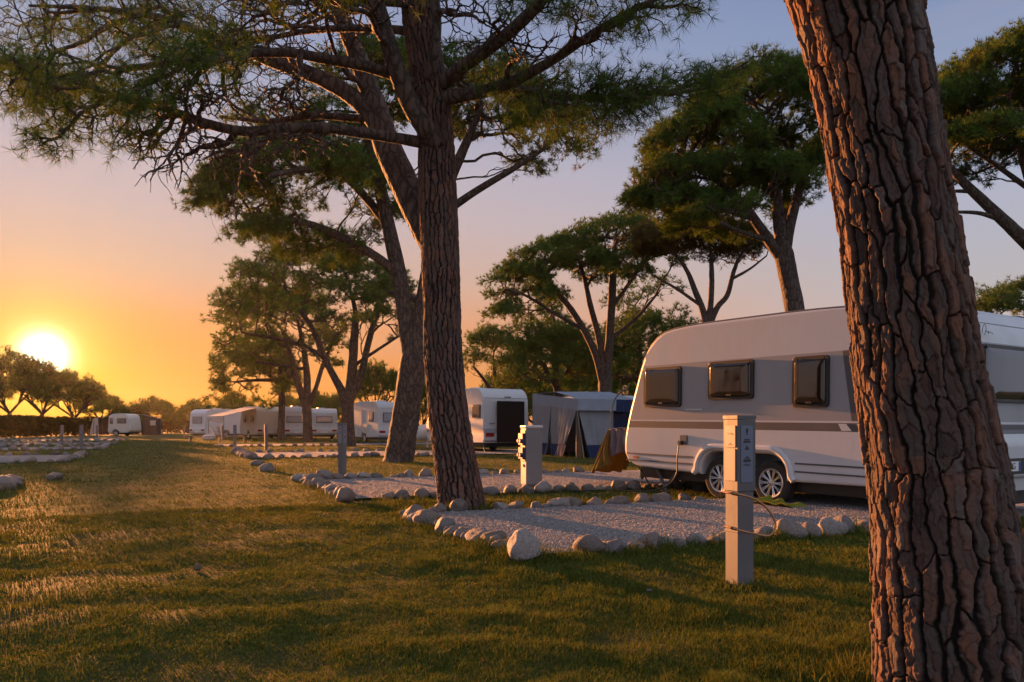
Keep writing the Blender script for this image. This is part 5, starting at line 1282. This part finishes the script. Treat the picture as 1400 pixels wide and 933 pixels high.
L0 = along(2.1, -.2); lc = empty('ground_sheet', L0, 0, 'yellow green canvas skirt stretched low under the caravan nose', 'ground sheet')
cl_obj('canvas', 'lime', lc, L0, sheet(up(along(3.2, -.1), .12), up(along(1.2, -.6), .12), up(along(1.2, -.6), .42), up(along(3.2, -.1), .36), 30, 10, .06, 5, 25))
m = MB()
for s in (2.9, 2.2, 1.5): m.tube([along(s, -.05 if s > 2 else -.2) - L0, up(along(s + .1, .15), 0) - L0 + np.array([0, 0, .35])], .012, 5)
m.build('strap', M['black'], lc)
c = along(.95, .55); m = MB(); m.lathe([(.001, .01), (.17, .01), (.21, .36), (.225, .365), (.225, .39), (.20, .39), (.165, .04), (.001, .04)], 28, Matrix.Identity(4))
tb = m.build('waste_tub', M['rubber'], None, 40, (c[0], c[1], .03)); tag(tb, 'round dark plastic tub under the big caravan beside its front wheel', 'tub')
pc = [along(.82, 1.24) + [0, 0, .80], along(.82, 1.27) + [0, 0, .6], along(.84, 1.27) + [0, 0, .35], along(.95, 1.35) + [0, 0, .16], along(1.15, 1.5) + [0, 0, .07], along(1.45, 1.65) + [0, 0, .05], along(1.9, 1.8) + [0, 0, .04], along(2.2, 2.4) + [0, 0, .04], G(738, 668) + [0.1, .05, .03], G(736, 664) + [-.05, .25, .35]]
pc[-1] = np.array([.44, 13.35, .3])
m = MB(); m.tube(np.array(pc) - pc[0], .0105, 7, smoothn=90); tag(m.build('power_cable', M['black'], None, 60, tuple(pc[0])), 'black mains cable hanging from the caravan inlet down to the gravel', 'cable')
c = along(-1.05, 1.35); m = MB(); m.add(*sheet((-.5, -.1, .02), (.4, -.15, .03), (.45, .2, .09), (-.45, .25, .05), 24, 12, .08, 3, 31)); tag(m.build('ground_cloth', M['lime'], None, 70, (c[0], c[1], .03), (0, 0, YAW)), 'crumpled yellow green cloth lying beside the rear wheel of the big caravan', 'cloth')

# ------------------------------------------------------------------ service posts
def place_txt(root, rows, mx, mat, name):
    m = MB()
    for pts in rows: m.add(*_slabvp(pts, mx, .004, .0065))
    return m.build(name, M[mat], root)
def service_post(loc, rz, label, group=None, hose=False, post='post', head='steel', Hh=1.175):
    r = empty('service_post', loc, rz, label, 'service post', group)
    h = .0665; k = .076; zb_ = .655
    m = MB(); m.box((-h, -h, -.05), (h, h, zb_ + .05), .003); m.build('column', M[post], r)
    m = MB(); m.box((-k, -k, zb_), (k, k, Hh - .03), .003); m.build('socket_head', M[head], r)
    m = MB(); m.box((-k - .004, -k - .004, Hh - .028), (k + .004, k + .004, Hh), .003); m.build('lid', M[head], r)
    m = MB(); m.box((-h - .004, -h - .004, .37), (h + .004, h + .004, .385), .002); m.build('joint_band', M['steel'], r)
    # front panel on local -y with dark symbols, pale door on local -x
    fx = Matrix(((1, 0, 0, 0), (0, 0, -1, -k), (0, 1, 0, 0), (0, 0, 0, 1))); lx = Matrix(((0, 0, -1, -k), (-1, 0, 0, 0), (0, 1, 0, 0), (0, 0, 0, 1)))
    fp = slab(rrect(-.050, .050, .715, 1.105, .012, 3), fx, .001, .004).build('label_panel', M['panel_blue'], r)
    place_txt(fp, [rrect(-.009, .008, 1.055, 1.085, .006, 3), rrect(-.003, .004, 1.04, 1.056, .002, 2)], fx, 'ink', 'socket_symbol')
    place_txt(fp, [rrect(-.030, .028, .987, 1.0, .004, 2), rrect(-.022, .020, 1.003, 1.013, .003, 2)], fx, 'ink', 'switch_symbol')
    place_txt(fp, [[(-.018, .94), (.018, .94), (.004, .962), (-.002, .968)]], fx, 'ink', 'warning_symbol')
    place_txt(fp, [rrect(-.030, .030, .855, .872, .005, 3), rrect(-.012, .014, .884, .892, .003, 2), rrect(-.022, .024, .876, .880, .0015, 2), rrect(-.032, .028, .838, .841, .001, 2), rrect(-.024, .022, .830, .833, .001, 2)], fx, 'ink', 'rating_text')
    dp = slab(rrect(-.056, .056, .725, .945, .006, 2), lx, .001, .006).build('door_panel', M['postpale'], r)
    sp = slab(rrect(-.056, .056, .945 + .01, 1.105, .006, 2), lx, .001, .005).build('upper_panel', M['postpale'], r)
    place_txt(sp, [rrect(-.026, .022, 1.043, 1.055, .004, 2), rrect(.028, .036, 1.041, 1.047, .002, 2)], lx, 'ink', 'socket_slot')
    place_txt(sp, [rrect(-.022, .022, .969, .975, .002, 2), [(-.012, .976), (.010, .976), (.002, .986)]], lx, 'ink', 'emblem')
    if hose:
        R_ = Matrix.Rotation(-rz, 4, 'Z')
        def lp(px, py, Y_): q = W(px, py, Y_) - np.array([loc[0], loc[1], loc[2]]); return (R_ @ Vector(q))[:]
        m = MB(); m.tube([lp(989, 673, 5.19), lp(1000, 674.5, 5.12), lp(1014, 677, 5.07), lp(1030, 682, 5.10), lp(1043, 690, 5.13), lp(1054, 702, 5.14), lp(1060, 715, 5.14), lp(1058, 727, 5.13), lp(1050, 733, 5.12), lp(1036, 731, 5.10), lp(1018, 727, 5.06), lp(1004, 723, 5.09), lp(991, 719.5, 5.17)], .0075, 8, smoothn=70); hs = m.build('hose', M['copper'], r, 60)
        m = MB(); m.tube([lp(1001, 674.6, 5.12), lp(1010, 676.4, 5.085)], .012, 8); m.tube([lp(1000, 722, 5.11), lp(1007, 724, 5.085)], .011, 8); m.build('clip', M['black'], hs)
    return r
pn = G(1014.5, 802); pn[1] += .06; pn[2] = 0
service_post(pn, math.radians(22), 'pale metal socket post with a looped brown hose on the grass near the gravel pitch', hose=True)
GPp = 'slim service posts along the avenue'
sp2 = service_post((*gp(468, 17.3), 0), math.radians(28 + 30), 'slim grey service post at the corner of the second gravel pitch', GPp)
for px, Y_, lab in ((364, 34.5, 'slim pale service post at the pitch below the pale awning caravan'), (321, 41.5, 'slim pale service post in front of the pale awning'), (111.5, 37.5, 'tall slim service post in the low sun at the dim pitches left of the avenue'), (85, 44.5, 'slim service post further back toward the hedge under the sun'), (133, 62, 'short far service post before the awning tent at the avenue end'), (304, 58, 'far thin service post beside the folding chairs'), (252, 74, 'tiny service post at the foot of the far end caravan')):
    copy_tree(sp2, lab, (*gp(px, Y_), 0), math.radians(58 - 40 + rs.uniform(-10, 10)), None, GPp)

# white socket cabinet
c = G(727, 671); c[1] += .15; c[2] = 0
cb = empty('socket_cabinet', c, math.radians(24), 'white metal socket cabinet with blue sockets on one side, standing among border stones', 'cabinet')
m = MB(); m.box((-.155, -.11, .10), (.155, .11, 1.07), .008); m.build('body', M['postpale'], cb)
m = MB(); m.box((-.168, -.123, 1.065), (.168, .123, 1.115), .018); m.build('lid', M['white'], cb)
m = MB(); m.box((-.14, -.10, -.05), (.14, .10, .105), .006); m.build('plinth', M['steel'], cb)
LX = Matrix(((0, 0, -1, -.155), (-1, 0, 0, 0), (0, 1, 0, 0), (0, 0, 0, 1)))
slab(rrect(-.09, .09, .50, 1.03, .01, 2), LX, .001, .012).build('socket_panel', M['ink'], cb)
for z in (.88, .64):
    for y in (-.042, .045):
        m = MB(); m.add(*_slabvp(rrect(y - .04, y + .04, z - .10, z + .10, .02, 3), LX, .012, .06)); s_ = m.build('socket', M['blue'], cb)
        m = MB(); m.lathe([(.034, 0), (.034, .03), (.028, .035), (.001, .035)], 14, Matrix.Translation((-.215, -y, z - .03)) @ Matrix.Rotation(-math.pi / 2, 4, 'Y')); m.build('socket_flap', M['blue'], s_)
slab(rrect(-.015, .015, .40, .45, .008, 2), LX, .001, .012).build('lock', M['black'], cb)

# ------------------------------------------------------------------ awnings and small things far off
def awning(label, pts, mat, poles, seed=0, name='awning', extra=None):
    o = np.array([pts[0][0], pts[0][1], 0]); r = empty(name, o, 0, label, 'awning')
    cl_obj('roof_cloth', mat, r, o, sheet(*pts, 20, 12, .03, 3, seed, -.08, .03))
    for p in poles:
        m = MB(); m.tube([np.array([p[0], p[1], 0]) - o, np.array(p) - o], .025, 6); m.build('pole', M['steel'], r)
    for nm, mt, q in (extra or []): cl_obj(nm, mt, r, o, sheet(*q, 20, 10, .05, 3, seed + 5))
    return r
hF = np.array([-.62, .8]) / math.hypot(.62, .8); lF = np.array([-hF[1], hF[0]])
def fp_(s, y, z): q = pF + hF * s + lF * y; return np.array([q[0], q[1], z])
awning('long pale awning roof stretched from the beige caravan over the folding chairs', [fp_(-.1, 3.9, 1.95), fp_(-.1, 1.12, 2.68), fp_(4.2, 1.12, 2.72), fp_(4.2, 3.9, 1.98)], 'awningwhite', [fp_(-.05, 3.85, 1.94), fp_(4.15, 3.85, 1.95)], 41,
       extra=[('front_flap', 'awningwhite', (fp_(-.1, 3.95, 1.35), fp_(4.2, 3.95, 1.6), fp_(4.2, 3.9, 1.97), fp_(-.1, 3.9, 1.94)))])
awning('grey sheet sloping off the rear of the beige caravan toward the dark trunk', [fp_(-.2, -.9, .8), fp_(-.2, -1.1, 2.3), fp_(3.2, -1.1, 2.3), fp_(3.2, -3.6, 1.7)], 'canvas', [fp_(3.1, -3.5, 1.68)], 43, 'shade_sheet')
cg = gp(163, 88.3); cgr = gp(197, 88.6)
awning('dim grey awning with a pale side panel left of the avenue end caravan', [np.array([*gp(128, 87.5), 2.0]), np.array([*gp(164, 87.8), 2.55]), np.array([*gp(166, 91), 2.55]), np.array([*gp(130, 91), 2.0])], 'awningwhite', [np.array([*gp(128, 87.5), 2.0]), np.array([*gp(140, 87.6), 2.0])], 45,
       extra=[('side_panel', 'awningwhite', (np.array([*gp(122, 87.6), .15]), np.array([*gp(134, 87.6), .15]), np.array([*gp(134, 87.6), 1.95]), np.array([*gp(127, 87.6), 1.95]))), ('back_panel', 'brown', (np.array([*gp(135, 89.5), .1]), np.array([*gp(150, 89.5), .1]), np.array([*gp(150, 89.5), 2.1]), np.array([*gp(135, 89.5), 2.0]))), ('white_panel', 'awningwhite', (np.array([*gp(149, 88), .4]), np.array([*gp(156, 88), .4]), np.array([*gp(155, 88), 2.1]), np.array([*gp(149, 88), 2.0])))])
awning('brown awning tent with one white window at the end of the avenue', [np.array([*gp(194, 88.0), 2.5]), np.array([*gp(220, 88.3), 2.0]), np.array([*gp(219, 91), 2.0]), np.array([*gp(194, 91), 2.5])], 'awningwhite', [np.array([*gp(220, 88.2), 2.0])], 47,
       extra=[('wall', 'brown', (np.array([*gp(195, 88), .1]), np.array([*gp(220, 88.3), .1]), np.array([*gp(220, 88.3), 1.95]), np.array([*gp(195, 88), 2.4]))), ('window', 'awningwhite', (np.array([*gp(205, 87.9), 1.2]), np.array([*gp(213, 87.9), 1.2]), np.array([*gp(213, 87.9), 1.75]), np.array([*gp(205, 87.9), 1.75])))])
def folding_chair(loc, rz, label):
    r = empty('folding_chair', loc, rz, label, 'chair', 'folding chairs under the pale awning')
    m = MB(); m.add(*sheet((-.25, -.22, .42), (.25, -.22, .42), (.25, .22, .40), (-.25, .22, .40), 8, 6, .02, 1, 1)); m.build('seat', M['whitecover'], r)
    m = MB(); m.add(*sheet((-.25, .22, .42), (.25, .22, .42), (.25, .5, 1.05), (-.25, .5, 1.05), 8, 6, .02, 1, 2)); m.build('backrest', M['whitecover'], r)
    m = MB()
    for x in (-.27, .27): m.tube([(x, -.25, 0), (x, .1, .42), (x, .52, 1.08)], .014, 5); m.tube([(x, .35, 0), (x, -.24, .44)], .014, 5); m.tube([(x, -.25, .62), (x, .35, .66)], .014, 5)
    m.build('frame', M['steel'], r); return r
ch = folding_chair((*gp(296, 62), 0), 2.2, 'white folding chair under the awning edge, turned to the avenue')
copy_tree(ch, 'white folding chair tucked further in under the pale awning', (*gp(305, 64), 0), 1.2)
m = MB(); bmx = bmesh.new(); bmesh.ops.create_icosphere(bmx, subdivisions=3, radius=1)
for v in bmx.verts: v.co = Vector((v.co.x * .55, v.co.y * .35, max(v.co.z, -.6) * .32)) * (1 + .2 * float(fbm(np.array([v.co.x * 2]), np.array([v.co.y * 2]), np.array([v.co.z * 2 + 5]))[0]))
m.bm(bmx); tag(m.build('bag', M['whitecover'], None, 60, (*gp(286, 61), .2)), 'slumped white bag on the grass at the end of the pale awning', 'bag')
bn = empty('bench', (*gp(296, 52), 0), math.atan2(BD[1], BD[0]), 'low dark wooden plank bench on the grass by the far pitches', 'bench')
m = MB(); m.box((-2.0, -.15, .36), (2.2, .15, .41), .01); m.build('seat', M['wood'], bn)
for x in (-1.6, .2, 1.8):
    m = MB(); m.box((x - .05, -.13, 0), (x + .05, .13, .36), .01); m.build('leg', M['wood'], bn)
